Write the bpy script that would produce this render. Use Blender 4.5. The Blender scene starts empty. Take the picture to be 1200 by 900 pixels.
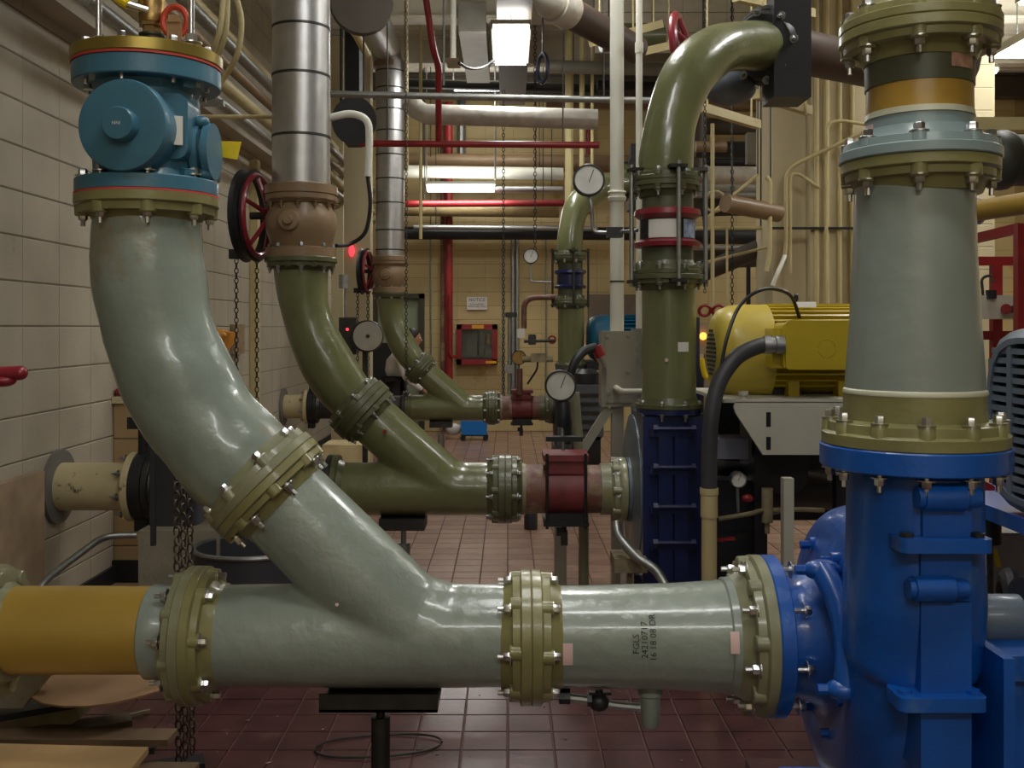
import bpy, bmesh, math, random
from mathutils import Vector, Matrix
random.seed(7)
S = bpy.context.scene
COL = S.collection
# ---------------------------------------------------------------- camera
F = 1200.0; VX, VY = 595.0, 383.0; EYE = 1.5
cam_d = bpy.data.cameras.new('camera'); cam = bpy.data.objects.new('camera', cam_d); COL.objects.link(cam)
cam.location = (0, 0, EYE); cam.rotation_euler = (math.pi/2, 0, 0)
cam_d.sensor_fit = 'HORIZONTAL'; cam_d.sensor_width = 36; cam_d.lens = 36.0*F/1200
cam_d.shift_x = (600-VX)/1200; cam_d.shift_y = (VY-450)/1200
cam_d.clip_start = .05; cam_d.clip_end = 60
S.camera = cam
# ---------------------------------------------------------------- world, exposure
W = bpy.data.worlds.new('world'); S.world = W; W.use_nodes = True
W.node_tree.nodes['Background'].inputs[0].default_value = (.95, .97, 1, 1)
W.node_tree.nodes['Background'].inputs[1].default_value = .12
S.view_settings.view_transform = 'Standard'; S.view_settings.look = 'None'
S.view_settings.exposure = -.95; S.view_settings.gamma = 1
S.view_settings.use_curve_mapping = False
LAMP_W = 60.0
FIXTURES = [  # x, y, z, along ('y' or 'x'), watts factor, label
 (.03, 9.85, 4.17, 'y', .9, 'fluorescent ceiling light hanging over the aisle, nearest one in view'),
 (-.62, 13.5, 3.30, 'x', .5, 'low fluorescent light in front of the far wall under the white pipe'),
 (5.05, 9.7, 4.2, 'y', .9, 'fluorescent light at the top right behind the tall pipe stack'),
 (5.05, 11.5, 4.2, 'y', .9, 'farthest fluorescent light at the top right'),
 (4.45, 8.0, 4.2, 'y', .9, 'fluorescent light in the top right corner'),
 (-.25, 13.2, 4.55, 'x', .4, 'fluorescent light near the ceiling deck at the top of the view'),
 (.1, 2.9, 4.2, 'y', .22, 'fluorescent light above the nearest pipes'),
 (.55, 1.45, 4.2, 'X', .42, 'fluorescent light above the viewer'),
 (-.45, -1.5, 3.6, 'X', .55, 'first of two fluorescent lights behind the viewer, over the left wall side'),
 (.95, -1.5, 3.6, 'X', .55, 'second of two fluorescent lights behind the viewer, toward the right wall'),
 (.35, 5.9, 4.2, 'y', .7, 'fluorescent light above the second pump line'),
 (2.6, 5.2, 4.2, 'y', .6, 'fluorescent light above the yellow motor'),
]
# ---------------------------------------------------------------- helpers
def P(px, py, Y): return Vector(((px-VX)/F*Y, Y, EYE-(py-VY)/F*Y))
ORG = {}
def lin(c):
    return tuple((x/12.92 if x <= .04045 else ((x+.055)/1.055)**2.4) for x in c)
def C8(r, g, b): return lin((r/255, g/255, b/255))
MATS = {}
def mat(name, col, rough=.5, metal=0., var=.12, vscale=6., bump=.0, bscale=30., coat=0., dirt=None, dirt_amt=.0, dscale=3., emit=None, estr=0.):
    if name in MATS: return MATS[name]
    m = bpy.data.materials.new(name); m.use_nodes = True; nt = m.node_tree; N = nt.nodes; L = nt.links
    b = N['Principled BSDF']
    b.inputs['Roughness'].default_value = rough; b.inputs['Metallic'].default_value = metal
    b.inputs['Coat Weight'].default_value = coat; b.inputs['Coat Roughness'].default_value = .12
    tc = N.new('ShaderNodeNewGeometry')
    nz = N.new('ShaderNodeTexNoise'); nz.inputs['Scale'].default_value = vscale; nz.inputs['Detail'].default_value = 5
    L.new(tc.outputs['Position'], nz.inputs['Vector'])
    mr = N.new('ShaderNodeMapRange'); mr.inputs[1].default_value = .3; mr.inputs[2].default_value = .7
    mr.inputs[3].default_value = 1-var; mr.inputs[4].default_value = 1+var
    L.new(nz.outputs['Fac'], mr.inputs[0])
    mx = N.new('ShaderNodeMix'); mx.data_type = 'RGBA'; mx.blend_type = 'MULTIPLY'; mx.inputs[0].default_value = 1
    mx.inputs[6].default_value = (*col, 1); L.new(mr.outputs[0], mx.inputs[7])
    out = mx.outputs[2]
    if dirt is not None:
        n2 = N.new('ShaderNodeTexNoise'); n2.inputs['Scale'].default_value = dscale; n2.inputs['Detail'].default_value = 8; n2.inputs['Roughness'].default_value = .65
        L.new(tc.outputs['Position'], n2.inputs['Vector'])
        r2 = N.new('ShaderNodeMapRange'); r2.inputs[1].default_value = 1-dirt_amt-.04; r2.inputs[2].default_value = 1-dirt_amt+.06
        L.new(n2.outputs['Fac'], r2.inputs[0])
        m2 = N.new('ShaderNodeMix'); m2.data_type = 'RGBA'; m2.inputs[7].default_value = (*dirt, 1)
        L.new(r2.outputs[0], m2.inputs[0]); L.new(out, m2.inputs[6]); out = m2.outputs[2]
    L.new(out, b.inputs['Base Color'])
    if bump:
        n3 = N.new('ShaderNodeTexNoise'); n3.inputs['Scale'].default_value = bscale; n3.inputs['Detail'].default_value = 4
        L.new(tc.outputs['Position'], n3.inputs['Vector'])
        bp = N.new('ShaderNodeBump'); bp.inputs['Strength'].default_value = 1; bp.inputs['Distance'].default_value = bump
        L.new(n3.outputs['Fac'], bp.inputs['Height']); L.new(bp.outputs[0], b.inputs['Normal'])
    if emit:
        b.inputs['Emission Color'].default_value = (*emit, 1); b.inputs['Emission Strength'].default_value = estr
    MATS[name] = m
    return m
# materials
M_grp = mat('grey_green_fibreglass', C8(142,152,142), .28, var=.10, vscale=5, bump=.0055, bscale=15, coat=.5, dirt=C8(140,125,95), dirt_amt=.32, dscale=2.5)
M_elb = mat('stained_grey_green_fibreglass', C8(140,152,142), .27, var=.12, vscale=5, bump=.006, bscale=11, coat=.5, dirt=C8(144,134,110), dirt_amt=.37, dscale=2.6)
M_grp2 = mat('smooth_grey_green_fibreglass', C8(140,150,142), .30, var=.07, vscale=5, bump=.003, bscale=12, coat=.4)
M_bgrey = mat('blue_grey_fibreglass', C8(138,156,158), .32, var=.07, bump=.001, bscale=15, coat=.3)
M_cream = mat('pale_edge_resin', C8(205,205,180), .35, var=.08)
M_olf = mat('olive_yellow_flange', C8(134,130,84), .35, var=.15, vscale=9, bump=.0015, bscale=40, coat=.3)
M_olf2 = mat('grey_olive_flange', C8(134,134,104), .38, var=.18, vscale=9, bump=.0015, bscale=40, coat=.3, dirt=C8(150,140,80), dirt_amt=.4, dscale=5)
M_ol = mat('olive_green_fibreglass', C8(108,112,74), .30, var=.12, vscale=5, bump=.004, bscale=18, coat=.5)
M_old = mat('dark_olive_flange', C8(84,86,56), .42, var=.2, vscale=9, bump=.002, bscale=40, coat=.2)
M_dkgreen = mat('dark_green_band', C8(80,84,62), .4, var=.15)
M_ylw = mat('amber_yellow_pipe', C8(172,140,60), .38, var=.12, vscale=4, bump=.0008, dirt=C8(120,90,30), dirt_amt=.28, dscale=9, coat=.2)
M_amber = mat('amber_resin_band', C8(176,140,60), .3, var=.25, vscale=7, coat=.3)
M_teal = mat('teal_blue_paint', C8(66,116,138), .40, var=.08, bump=.0008, bscale=60, coat=.2)
M_tealdk = mat('far_teal_paint', C8(20,92,125), .42, var=.1)
M_blue = mat('bright_blue_paint', C8(12,84,172), .36, var=.15, vscale=5, bump=.0015, bscale=50, coat=.35, dirt=C8(70,110,160), dirt_amt=.36, dscale=4)
M_navy = mat('navy_blue_paint', C8(22,34,78), .34, var=.15, bump=.001, coat=.3)
M_steel = mat('zinc_plated_steel', C8(205,205,205), .28, 1., var=.1, vscale=40)
M_gsteel = mat('galvanised_steel', C8(160,162,160), .42, .9, var=.12, vscale=30)
M_silver = mat('aluminium_cladding', C8(190,190,190), .38, .95, var=.08, vscale=14, bump=.0012, bscale=16)
M_dksteel = mat('dark_oily_steel', C8(70,70,68), .45, .8, var=.2, vscale=20)
M_hose = mat('charcoal_hose', C8(62,62,66), .5, var=.2)
M_black = mat('black_rubber', C8(24,24,26), .55, var=.15)
M_blackp = mat('black_paint', C8(32,33,36), .42, var=.2)
M_brass = mat('brass', C8(170,140,90), .34, .95, var=.15, vscale=20)
M_brassp = mat('olive_brass_plate', C8(160,140,70), .34, .75, var=.2, vscale=6)
M_redg = mat('red_gasket', C8(200,70,60), .6, var=.1)
M_red = mat('red_paint', C8(140,30,34), .42, var=.12, coat=.1)
M_redm = mat('maroon_red_paint', C8(130,28,42), .35, var=.15, coat=.3)
M_orange = mat('orange_red_steel', C8(205,75,50), .4, var=.1)
M_brown = mat('brown_valve_paint', C8(134,110,82), .45, var=.12, bump=.001, coat=.1)
M_rust = mat('reddish_primer', C8(116,76,64), .5, var=.3, vscale=9, dirt=C8(150,130,105), dirt_amt=.45, dscale=5)
M_pink = mat('dusty_red_strainer', C8(116,50,52), .5, var=.3, vscale=8)
M_beige = mat('beige_pipe_paint', C8(196,184,144), .5, var=.08, dirt=C8(50,38,28), dirt_amt=.37, dscale=14)
M_cond = mat('beige_conduit_paint', C8(196,182,134), .5, var=.08)
M_wht = mat('white_pipe_plastic', C8(225,225,212), .4, var=.04)
M_wall = mat('cream_block_paint', C8(176,168,150), .6, var=.10, vscale=3, bump=.0015, bscale=60, dirt=C8(150,135,105), dirt_amt=.30, dscale=2.2)
M_wally = mat('yellow_block_paint', C8(196,176,126), .55, var=.08, vscale=2, dirt=C8(170,130,72), dirt_amt=.36, dscale=1.2)
M_mort = mat('painted_mortar', C8(112,104,86), .8, var=.1)
M_morty = mat('yellow_mortar', C8(168,146,98), .8, var=.1)
M_pier = mat('cream_smooth_paint', C8(200,188,152), .55, var=.06, vscale=2)
M_ceil = mat('off_white_deck_paint', C8(208,203,188), .6, var=.08)
M_duct = mat('grey_duct_metal', C8(140,138,130), .5, .3, var=.1)
M_dkbeam = mat('dark_beam_paint', C8(70,62,52), .6, var=.15)
M_tile = [mat('quarry_tile_%s' % n, c, .30, var=.18, vscale=12, bump=.0008, coat=.15) for n, c in (('rose', C8(150,120,104)), ('brown', C8(138,108,92)), ('pale', C8(158,128,112)))]
M_tilef = mat('dark_red_painted_tile', C8(78,46,46), .32, var=.35, vscale=7, bump=.001, coat=.2, dirt=C8(120,95,88), dirt_amt=.34, dscale=3)
M_grout = mat('floor_grout', C8(92,66,58), .7, var=.2)
M_conc = mat('rough_concrete', C8(150,142,124), .8, var=.15, vscale=8, bump=.003, bscale=50)
M_ply = mat('plywood_sheet', C8(186,152,104), .6, var=.15, vscale=4)
M_card = mat('brown_cardboard', C8(160,126,92), .7, var=.1)
M_wood = mat('weathered_wood', C8(140,128,100), .7, var=.4, vscale=9, bump=.002)
M_base = mat('pale_grey_enamel', C8(190,188,172), .45, var=.06)
M_ymot = mat('motor_yellow_paint', C8(190,166,28), .36, var=.10, vscale=5, coat=.25)
M_ymot2 = mat('motor_pale_yellow_paint', C8(200,178,70), .42, var=.12, vscale=4, coat=.15)
M_gmot = mat('blue_grey_motor_paint', C8(96,110,124), .40, var=.10, coat=.2)
M_dkvoid = mat('near_black_grille_back', C8(12,12,12), .8)
M_glass = mat('clear_glass', (1, 1, 1), .03)
M_glass.node_tree.nodes['Principled BSDF'].inputs['Transmission Weight'].default_value = 1
M_dial = mat('silvery_dial_face', C8(200,200,196), .35, .35, var=.12, vscale=12)
M_white = mat('white_label', C8(225,222,214), .5, var=.05)
M_plabel = mat('pink_label', C8(222,190,186), .5, var=.1)
M_ink = mat('black_ink', C8(40,46,42), .6)
M_yplas = mat('yellow_plastic', C8(232,205,30), .4, var=.04)
M_tan = mat('tan_webbing', C8(170,135,100), .8, var=.1, vscale=60)
M_bluepl = mat('bright_blue_plastic', C8(20,120,205), .35, var=.05)
M_bagp = mat('ochre_plastic_bag', C8(205,140,50), .45, var=.15, vscale=12)
M_skin = mat('skin', C8(170,120,92), .55); M_hair = mat('black_hair', C8(20,17,15), .5)
M_shirt = mat('white_shirt', C8(210,208,202), .7); M_trous = mat('black_trousers', C8(22,22,24), .7)
M_green = mat('grey_green_door_paint', C8(140,150,124), .45, var=.05)
M_frame = mat('dark_olive_frame_paint', C8(60,56,40), .5)
M_ins = mat('foil_wrapped_insulation', C8(200,195,185), .45, .4, var=.15, vscale=10, bump=.01, bscale=9)
M_tube = mat('lit_tube', (1, 1, 1), .5, emit=(.95, .97, 1.0), estr=22)
M_orangel = mat('orange_indicator_lit', (1, .3, .02), .5, emit=(1, .35, .05), estr=6)
M_redl = mat('red_indicator_lit', (1, .05, .05), .5, emit=(1, .05, .08), estr=3)

def frame(d):
    d = Vector(d).normalized()
    u = Vector((0, 0, 1)) if abs(d.z) < .95 else Vector((0, 1, 0))
    x = u.cross(d).normalized(); y = d.cross(x)
    return x, y, d
class B:
    def __init__(s): s.v = []; s.f = []
    def add(s, vs, fs):
        n = len(s.v); s.v += [Vector(v) for v in vs]; s.f += [tuple(i+n for i in f) for f in fs]; return s
    def lathe(s, o, d, prof, n=32, closed=True):
        x, y, d = frame(d); o = Vector(o); vs = []; fs = []
        for t, r in prof:
            for k in range(n):
                a = 2*math.pi*k/n
                vs.append(o + d*t + (x*math.cos(a)+y*math.sin(a))*r)
        for i in range(len(prof)-1):
            for k in range(n):
                a, b = i*n+k, i*n+(k+1) % n
                fs.append((a, b, b+n, a+n))
        if closed:
            fs.append(tuple(reversed(range(n)))); m = (len(prof)-1)*n; fs.append(tuple(range(m, m+n)))
        return s.add(vs, fs)
    def ring(s, o, d, prof, n=32):   # profile closed on itself
        x, y, d = frame(d); o = Vector(o); vs = []; fs = []; m = len(prof)
        for t, r in prof:
            for k in range(n):
                a = 2*math.pi*k/n; vs.append(o + d*t + (x*math.cos(a)+y*math.sin(a))*r)
        for i in range(m):
            for k in range(n):
                a, b = i*n+k, i*n+(k+1) % n; c, e = ((i+1) % m)*n+(k+1) % n, ((i+1) % m)*n+k
                fs.append((a, b, c, e))
        return s.add(vs, fs)
    def cyl(s, p0, p1, r0, r1=None, n=20):
        p0 = Vector(p0); p1 = Vector(p1); L = (p1-p0).length
        return s.lathe(p0, p1-p0, [(0, r0), (L, r0 if r1 is None else r1)], n)
    def tube(s, path, r, n=14, caps=True):
        path = [Vector(p) for p in path]; m = len(path)
        rs = r if isinstance(r, (list, tuple)) else [r]*m
        T = [(path[min(i+1, m-1)]-path[max(i-1, 0)]).normalized() for i in range(m)]
        x, y, _ = frame(T[0]); vs = []; fs = []
        for i in range(m):
            x = (x - T[i]*x.dot(T[i])).normalized(); y = T[i].cross(x)
            for k in range(n):
                a = 2*math.pi*k/n; vs.append(path[i]+(x*math.cos(a)+y*math.sin(a))*rs[i])
        for i in range(m-1):
            for k in range(n):
                a, b = i*n+k, i*n+(k+1) % n; fs.append((a, b, b+n, a+n))
        if caps:
            fs.append(tuple(reversed(range(n)))); fs.append(tuple(range((m-1)*n, m*n)))
        return s.add(vs, fs)
    def box(s, c, sz, R=None):
        c = Vector(c); a, b, e = (Vector(sz)/2)
        vs = [Vector((i*a, j*b, k*e)) for i in (-1, 1) for j in (-1, 1) for k in (-1, 1)]
        if R is not None: vs = [R @ v for v in vs]
        return s.add([v+c for v in vs], [(0,1,3,2), (4,6,7,5), (0,4,5,1), (2,3,7,6), (0,2,6,4), (1,5,7,3)])
    def b2(s, lo, hi):
        lo = Vector(lo); hi = Vector(hi); return s.box((lo+hi)/2, [abs(q) for q in (hi-lo)])
    def bar(s, p0, p1, w, h, up=(0, 0, 1)):
        p0 = Vector(p0); p1 = Vector(p1); d = (p1-p0); L = d.length; d.normalize()
        x = d.cross(Vector(up)).normalized(); y = x.cross(d)
        R = Matrix((x, d, y)).transposed()
        return s.box((p0+p1)/2, (w, L, h), R)
    def rbox(s, c, sz, r, axis=1, R=None, seg=4):  # box with rounded corners around one axis
        c = Vector(c); sz = Vector(sz); o = [i for i in range(3) if i != axis]
        a, b = sz[o[0]]/2, sz[o[1]]/2; h = sz[axis]/2; pts = []
        for cx, cy, st in ((a-r, b-r, 0), (-a+r, b-r, 1), (-a+r, -b+r, 2), (a-r, -b+r, 3)):
            for k in range(seg+1):
                t = math.pi/2*(st+k/seg); pts.append((cx+r*math.cos(t), cy+r*math.sin(t)))
        n = len(pts); vs = []
        for e in (-h, h):
            for p in pts:
                v = [0, 0, 0]; v[o[0]] = p[0]; v[o[1]] = p[1]; v[axis] = e; vs.append(Vector(v))
        if R is not None: vs = [R @ v for v in vs]
        fs = [tuple(range(n)), tuple(reversed(range(n, 2*n)))]+[(k, (k+1) % n, n+(k+1) % n, n+k) for k in range(n)]
        return s.add([v+c for v in vs], fs)
    def prism(s, pts, vec):
        pts = [Vector(p) for p in pts]; vec = Vector(vec); n = len(pts)
        fs = [tuple(range(n)), tuple(reversed(range(n, 2*n)))]+[(k, (k+1) % n, n+(k+1) % n, n+k) for k in range(n)]
        return s.add(pts+[p+vec for p in pts], fs)
    def torus(s, c, d, R, r, n=24, m=8, sx=1., sy=1.):
        x, y, d = frame(d); c = Vector(c); vs = []; fs = []
        for i in range(n):
            a = 2*math.pi*i/n; e = x*math.cos(a)*sx+y*math.sin(a)*sy; e1 = e.normalized()
            for j in range(m):
                b = 2*math.pi*j/m; vs.append(c+e*R+e1*r*math.cos(b)+d*r*math.sin(b))
        for i in range(n):
            for j in range(m):
                fs.append((i*m+j, ((i+1) % n)*m+j, ((i+1) % n)*m+(j+1) % m, i*m+(j+1) % m))
        return s.add(vs, fs)
    def ball(s, c, r, sc=(1, 1, 1), n=16, m=10):
        vs = []; fs = []; c = Vector(c)
        for i in range(m+1):
            t = math.pi*i/m
            for k in range(n):
                a = 2*math.pi*k/n; vs.append(c+Vector((math.sin(t)*math.cos(a)*r*sc[0], math.sin(t)*math.sin(a)*r*sc[1], math.cos(t)*r*sc[2])))
        for i in range(m):
            for k in range(n): fs.append((i*n+k, i*n+(k+1) % n, (i+1)*n+(k+1) % n, (i+1)*n+k))
        return s.add(vs, fs)
def cr(pts, n=8):
    P_ = [Vector(p) for p in pts]; P_ = [P_[0]*2-P_[1]]+P_+[P_[-1]*2-P_[-2]]; out = []
    for i in range(1, len(P_)-2):
        a, b, c, d = P_[i-1:i+3]
        for k in range(n):
            t = k/n; out.append(.5*((2*b)+(c-a)*t+(2*a-5*b+4*c-d)*t*t+(3*b-a-3*c+d)*t**3))
    out.append(P_[-2]); return out
def bend(pts, r, n=6):  # polyline with rounded corners
    pts = [Vector(p) for p in pts]; out = [pts[0]]
    for i in range(1, len(pts)-1):
        a, b, c = pts[i-1:i+2]; u = (a-b); v = (c-b); k = min(r, u.length*.49, v.length*.49)
        p, q = b+u.normalized()*k, b+v.normalized()*k
        for j in range(n+1):
            t = j/n; out.append((1-t)**2*p+2*t*(1-t)*b+t*t*q)
    out.append(pts[-1]); return out
def mesh_of(b, name, m, org, sharp=35):
    me = bpy.data.meshes.new(name); o = Vector(org)
    me.from_pydata([v-o for v in b.v], [], b.f); me.validate()
    bm = bmesh.new(); bm.from_mesh(me)
    bmesh.ops.remove_doubles(bm, verts=bm.verts, dist=1e-5); bmesh.ops.recalc_face_normals(bm, faces=bm.faces); bm.to_mesh(me); bm.free()
    for p in me.polygons: p.use_smooth = True
    me.set_sharp_from_angle(angle=math.radians(sharp))
    me.materials.append(m); return me
def tag(o, label=None, cat=None, group=None, kind=None):
    if label: o['label'] = label
    if cat: o['category'] = cat
    if group: o['group'] = group
    if kind: o['kind'] = kind
    return o
def thing(name, label, cat, loc, group=None):
    o = bpy.data.objects.new(name, None); COL.objects.link(o); o.location = loc; o.empty_display_size = .1
    ORG[o.name] = Vector(loc); return tag(o, label, cat, group)
def part(name, b, m, parent, label=None, kind=None, sharp=35):
    org = ORG[parent.name]
    o = bpy.data.objects.new(name, mesh_of(b, name, m, org, sharp)); COL.objects.link(o); o.parent = parent
    ORG[o.name] = org; return tag(o, label, None, None, kind)
def single(name, b, m, label, cat, group=None, kind=None, sharp=35, loc=None):
    if loc is None:
        n = len(b.v); zs = min(v.z for v in b.v)
        loc = Vector((sum(v.x for v in b.v)/n, sum(v.y for v in b.v)/n, zs))
    o = bpy.data.objects.new(name, mesh_of(b, name, m, loc, sharp)); COL.objects.link(o); o.location = loc
    ORG[o.name] = Vector(loc); return tag(o, label, cat, group, kind)
def struct(name, b, m, loc=(0, 0, 0), sharp=35):
    o = bpy.data.objects.new(name, mesh_of(b, name, m, loc, sharp)); COL.objects.link(o); o.location = loc
    ORG[o.name] = Vector(loc); o['kind'] = 'structure'; return o
def inst(name, me, parent, p, R=None, label=None):
    o = bpy.data.objects.new(name, me); COL.objects.link(o); o.parent = parent
    o.matrix_local = Matrix.Translation(Vector(p)-ORG[parent.name]) @ (R.to_4x4() if R is not None else Matrix())
    ORG[o.name] = Vector(p); return tag(o, label)
def rotz_to(d):
    x, y, d = frame(d); return Matrix((x, y, d)).transposed()
BOLT = {}
def bolt(parent, c, d, L, s=.011, m=None, ext=1.0):
    """stud through a joint centred on c along d, grip length L, hex half width s"""
    m = m or M_steel; key = (round(L, 3), round(s, 4), m.name)
    if key not in BOLT:
        b = B(); h = L/2
        b.cyl((0, 0, -h-s*3.0), (0, 0, h+s*1.3), s*.52, n=8)
        for e in (-1, 1):
            b.lathe((0, 0, e*h), (0, 0, e), [(0, s*1.75), (s*.25, s*1.75)], 12)
            b.lathe((0, 0, e*(h+s*.25)), (0, 0, e), [(0, s), (s*1.2, s), (s*1.45, s*.82)], 6)
        BOLT[key] = mesh_of(b, 'bolt', m, (0, 0, 0))
    return inst('bolt', BOLT[key], parent, c, rotz_to(d) @ Matrix.Rotation(random.uniform(0, 1), 3, 'Z'))
def circle_pts(c, d, r, n, ph):
    """ph measured from the direction facing the camera (-Y) for x/z axes"""
    x, y, d = frame(d); e0 = Vector((0, -1, 0)); e0 = (e0-d*e0.dot(d)).normalized(); e1 = d.cross(e0)
    return [Vector(c)+(e0*math.cos(ph+2*math.pi*k/n)+e1*math.sin(ph+2*math.pi*k/n))*r for k in range(n)]
def flange(T, c, d, R, t, rp, m, rb=None, n=8, ph=0., boss=.019, hub=.03, style=1, name='flange', label=None, hubr=1.0):
    """joint face at c, body grows along d by t"""
    b = B(); e = .003
    if style == 1:
        prof = [(0, rp*.8), (0, R-e), (e, R), (t*.50, R), (t*.55, R*.985), (t*.60, R*.945), (t*.97, R*.935), (t, R*.92), (t, rp*1.13*hubr), (t+hub*.4, rp*1.07*hubr), (t+hub, rp*1.01)]
    else:
        prof = [(0, rp*.8), (0, R-e), (e, R), (t-e, R), (t, R-e), (t, rp*1.1*hubr), (t+hub, rp*1.01)]
    b.ring(c, d, prof+[(t+hub, rp*.8)], 48)
    if rb and boss:
        for p in circle_pts(c, d, rb, n, ph):
            b.lathe(p+Vector(d).normalized()*t*.5, d, [(0, boss*1.15), (t*.5+.004, boss*1.08), (t*.5+.007, boss*.95)], 14)
    return part(name, b, m, T, label)
def bolts(F_, c, d, rb, n, ph, L, s=.011, off=0., m=None):
    for p in circle_pts(Vector(c)+Vector(d).normalized()*off, d, rb, n, ph): bolt(F_, p, d, L, s, m)
def remesh(o, vox, smooth=8, fac=.5):
    a = o.modifiers.new('r', 'REMESH'); a.mode = 'VOXEL'; a.voxel_size = vox; a.use_smooth_shade = True
    s_ = o.modifiers.new('s', 'SMOOTH'); s_.iterations = smooth; s_.factor = fac
    dg = bpy.context.evaluated_depsgraph_get(); me = bpy.data.meshes.new_from_object(o.evaluated_get(dg))
    for p in me.polygons: p.use_smooth = True
    o.modifiers.clear(); old = o.data; o.data = me; me.name = old.name
    if not me.materials: me.materials.append(old.materials[0])
    return o
def wrap_text(s_, size, m, parent, c, axis, rad, th, name='lettering', rot=math.pi/2, label=None):
    """text laid on a cylinder (axis along X) of radius rad through c; th: angle from -Y towards +Z of the text centre"""
    cu = bpy.data.curves.new('t', 'FONT'); cu.body = s_; cu.size = size; cu.align_x = 'CENTER'; cu.align_y = 'CENTER'; cu.resolution_u = 2; cu.space_line = .95
    ob = bpy.data.objects.new('t', cu); COL.objects.link(ob)
    me = bpy.data.meshes.new_from_object(ob.evaluated_get(bpy.context.evaluated_depsgraph_get()))
    bpy.data.objects.remove(ob); cr_, sr_ = math.cos(rot), math.sin(rot)
    vs = [Vector((v.co.x*cr_-v.co.y*sr_, v.co.x*sr_+v.co.y*cr_)) for v in me.vertices]; fs = [tuple(p.vertices) for p in me.polygons]
    b = B(); out = []
    for v in vs:
        if axis == 'x': a = th+v.y/rad; out.append(Vector(c)+Vector((v.x, -math.cos(a)*rad, math.sin(a)*rad)))
        elif axis == 'z': a = th+v.x/rad; out.append(Vector(c)+Vector((math.sin(a)*rad, -math.cos(a)*rad, v.y)))
        else: out.append(Vector(c)+Vector((v.x, 0, v.y)))
    b.add(out, fs); return part(name, b, m, parent, label)
def patch(c, axis, rad, th, w, h, n=6, t=.0008):
    """thin curved label on a cylinder: w along axis for x / around for z"""
    b = B(); vs = []; 
    for lay in (0, t):
        for i in range(n+1):
            for j in (0, 1):
                if axis == 'x':
                    a = th+(i/n-.5)*h/rad; vs.append(Vector(c)+Vector(((j-.5)*w, -math.cos(a)*(rad+lay), math.sin(a)*(rad+lay))))
                else:
                    a = th+(i/n-.5)*w/rad; vs.append(Vector(c)+Vector((math.sin(a)*(rad+lay), -math.cos(a)*(rad+lay), (j-.5)*h)))
    m = 2*(n+1); fs = []
    for i in range(n):
        a = 2*i; fs += [(a, a+1, a+3, a+2), (m+a, m+a+2, m+a+3, m+a+1)]
        fs += [(a, a+2, m+a+2, m+a), (a+1, m+a+1, m+a+3, a+3)]
    fs += [(0, m, m+1, 1), (m-2, m-1, 2*m-1, 2*m-2)]
    return b.add(vs, fs)
# ================================================================ the room
XL, XR, YB, ZC = -2.32, 7.6, 14.7, 5.0
YF = -2.5
def block_mesh(w, h, t, m, e=.004):
    b = B(); a, c = w/2-e*.4, h/2-e; A, Cc = w/2, h/2
    b.add([(-A, 0, -Cc), (A, 0, -Cc), (A, 0, Cc), (-A, 0, Cc), (-a, -t, -c), (a, -t, -c), (a, -t, c), (-a, -t, c)],
          [(4,5,6,7), (0,1,5,4), (1,2,6,5), (2,3,7,6), (3,0,4,7)])
    return mesh_of(b, 'block', m, (0, 0, 0), 20)
def blocks(wall, org, u, n_, nu, nv, bw, bh, m, keep=None, t=.004, j=.006, stuff=None):
    """stack of blocks: u horizontal direction, n_ outward normal; keep(u,v)-> True single, False skip"""
    me = block_mesh(bw-j*.35, bh-j, t, m); u = Vector(u); n_ = Vector(n_)
    R = Matrix((u, -n_, Vector((0, 0, 1)))).transposed(); rest = B()
    for iv in range(nv):
        for iu in range(nu):
            c = Vector(org)+u*(iu+.5)*bw+Vector((0, 0, (iv+.5)*bh)); k = keep(iu, iv) if keep else True
            if k is True: inst('block', me, wall, c, R)
            elif k == 'rest':
                a, e = (bw-j)/2, (bh-j)/2; p = [c-u*a+Vector((0, 0, -e))+n_*t, c+u*a+Vector((0, 0, -e))+n_*t, c+u*a+Vector((0, 0, e))+n_*t, c-u*a+Vector((0, 0, e))+n_*t]
                q = [v-n_*t for v in p]; rest.add(p+q, [(0,1,2,3), (0,1,5,4), (1,2,6,5), (2,3,7,6), (3,0,4,7)])
    if rest.v: part('block_courses', rest, m, wall, kind='stuff')
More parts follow.
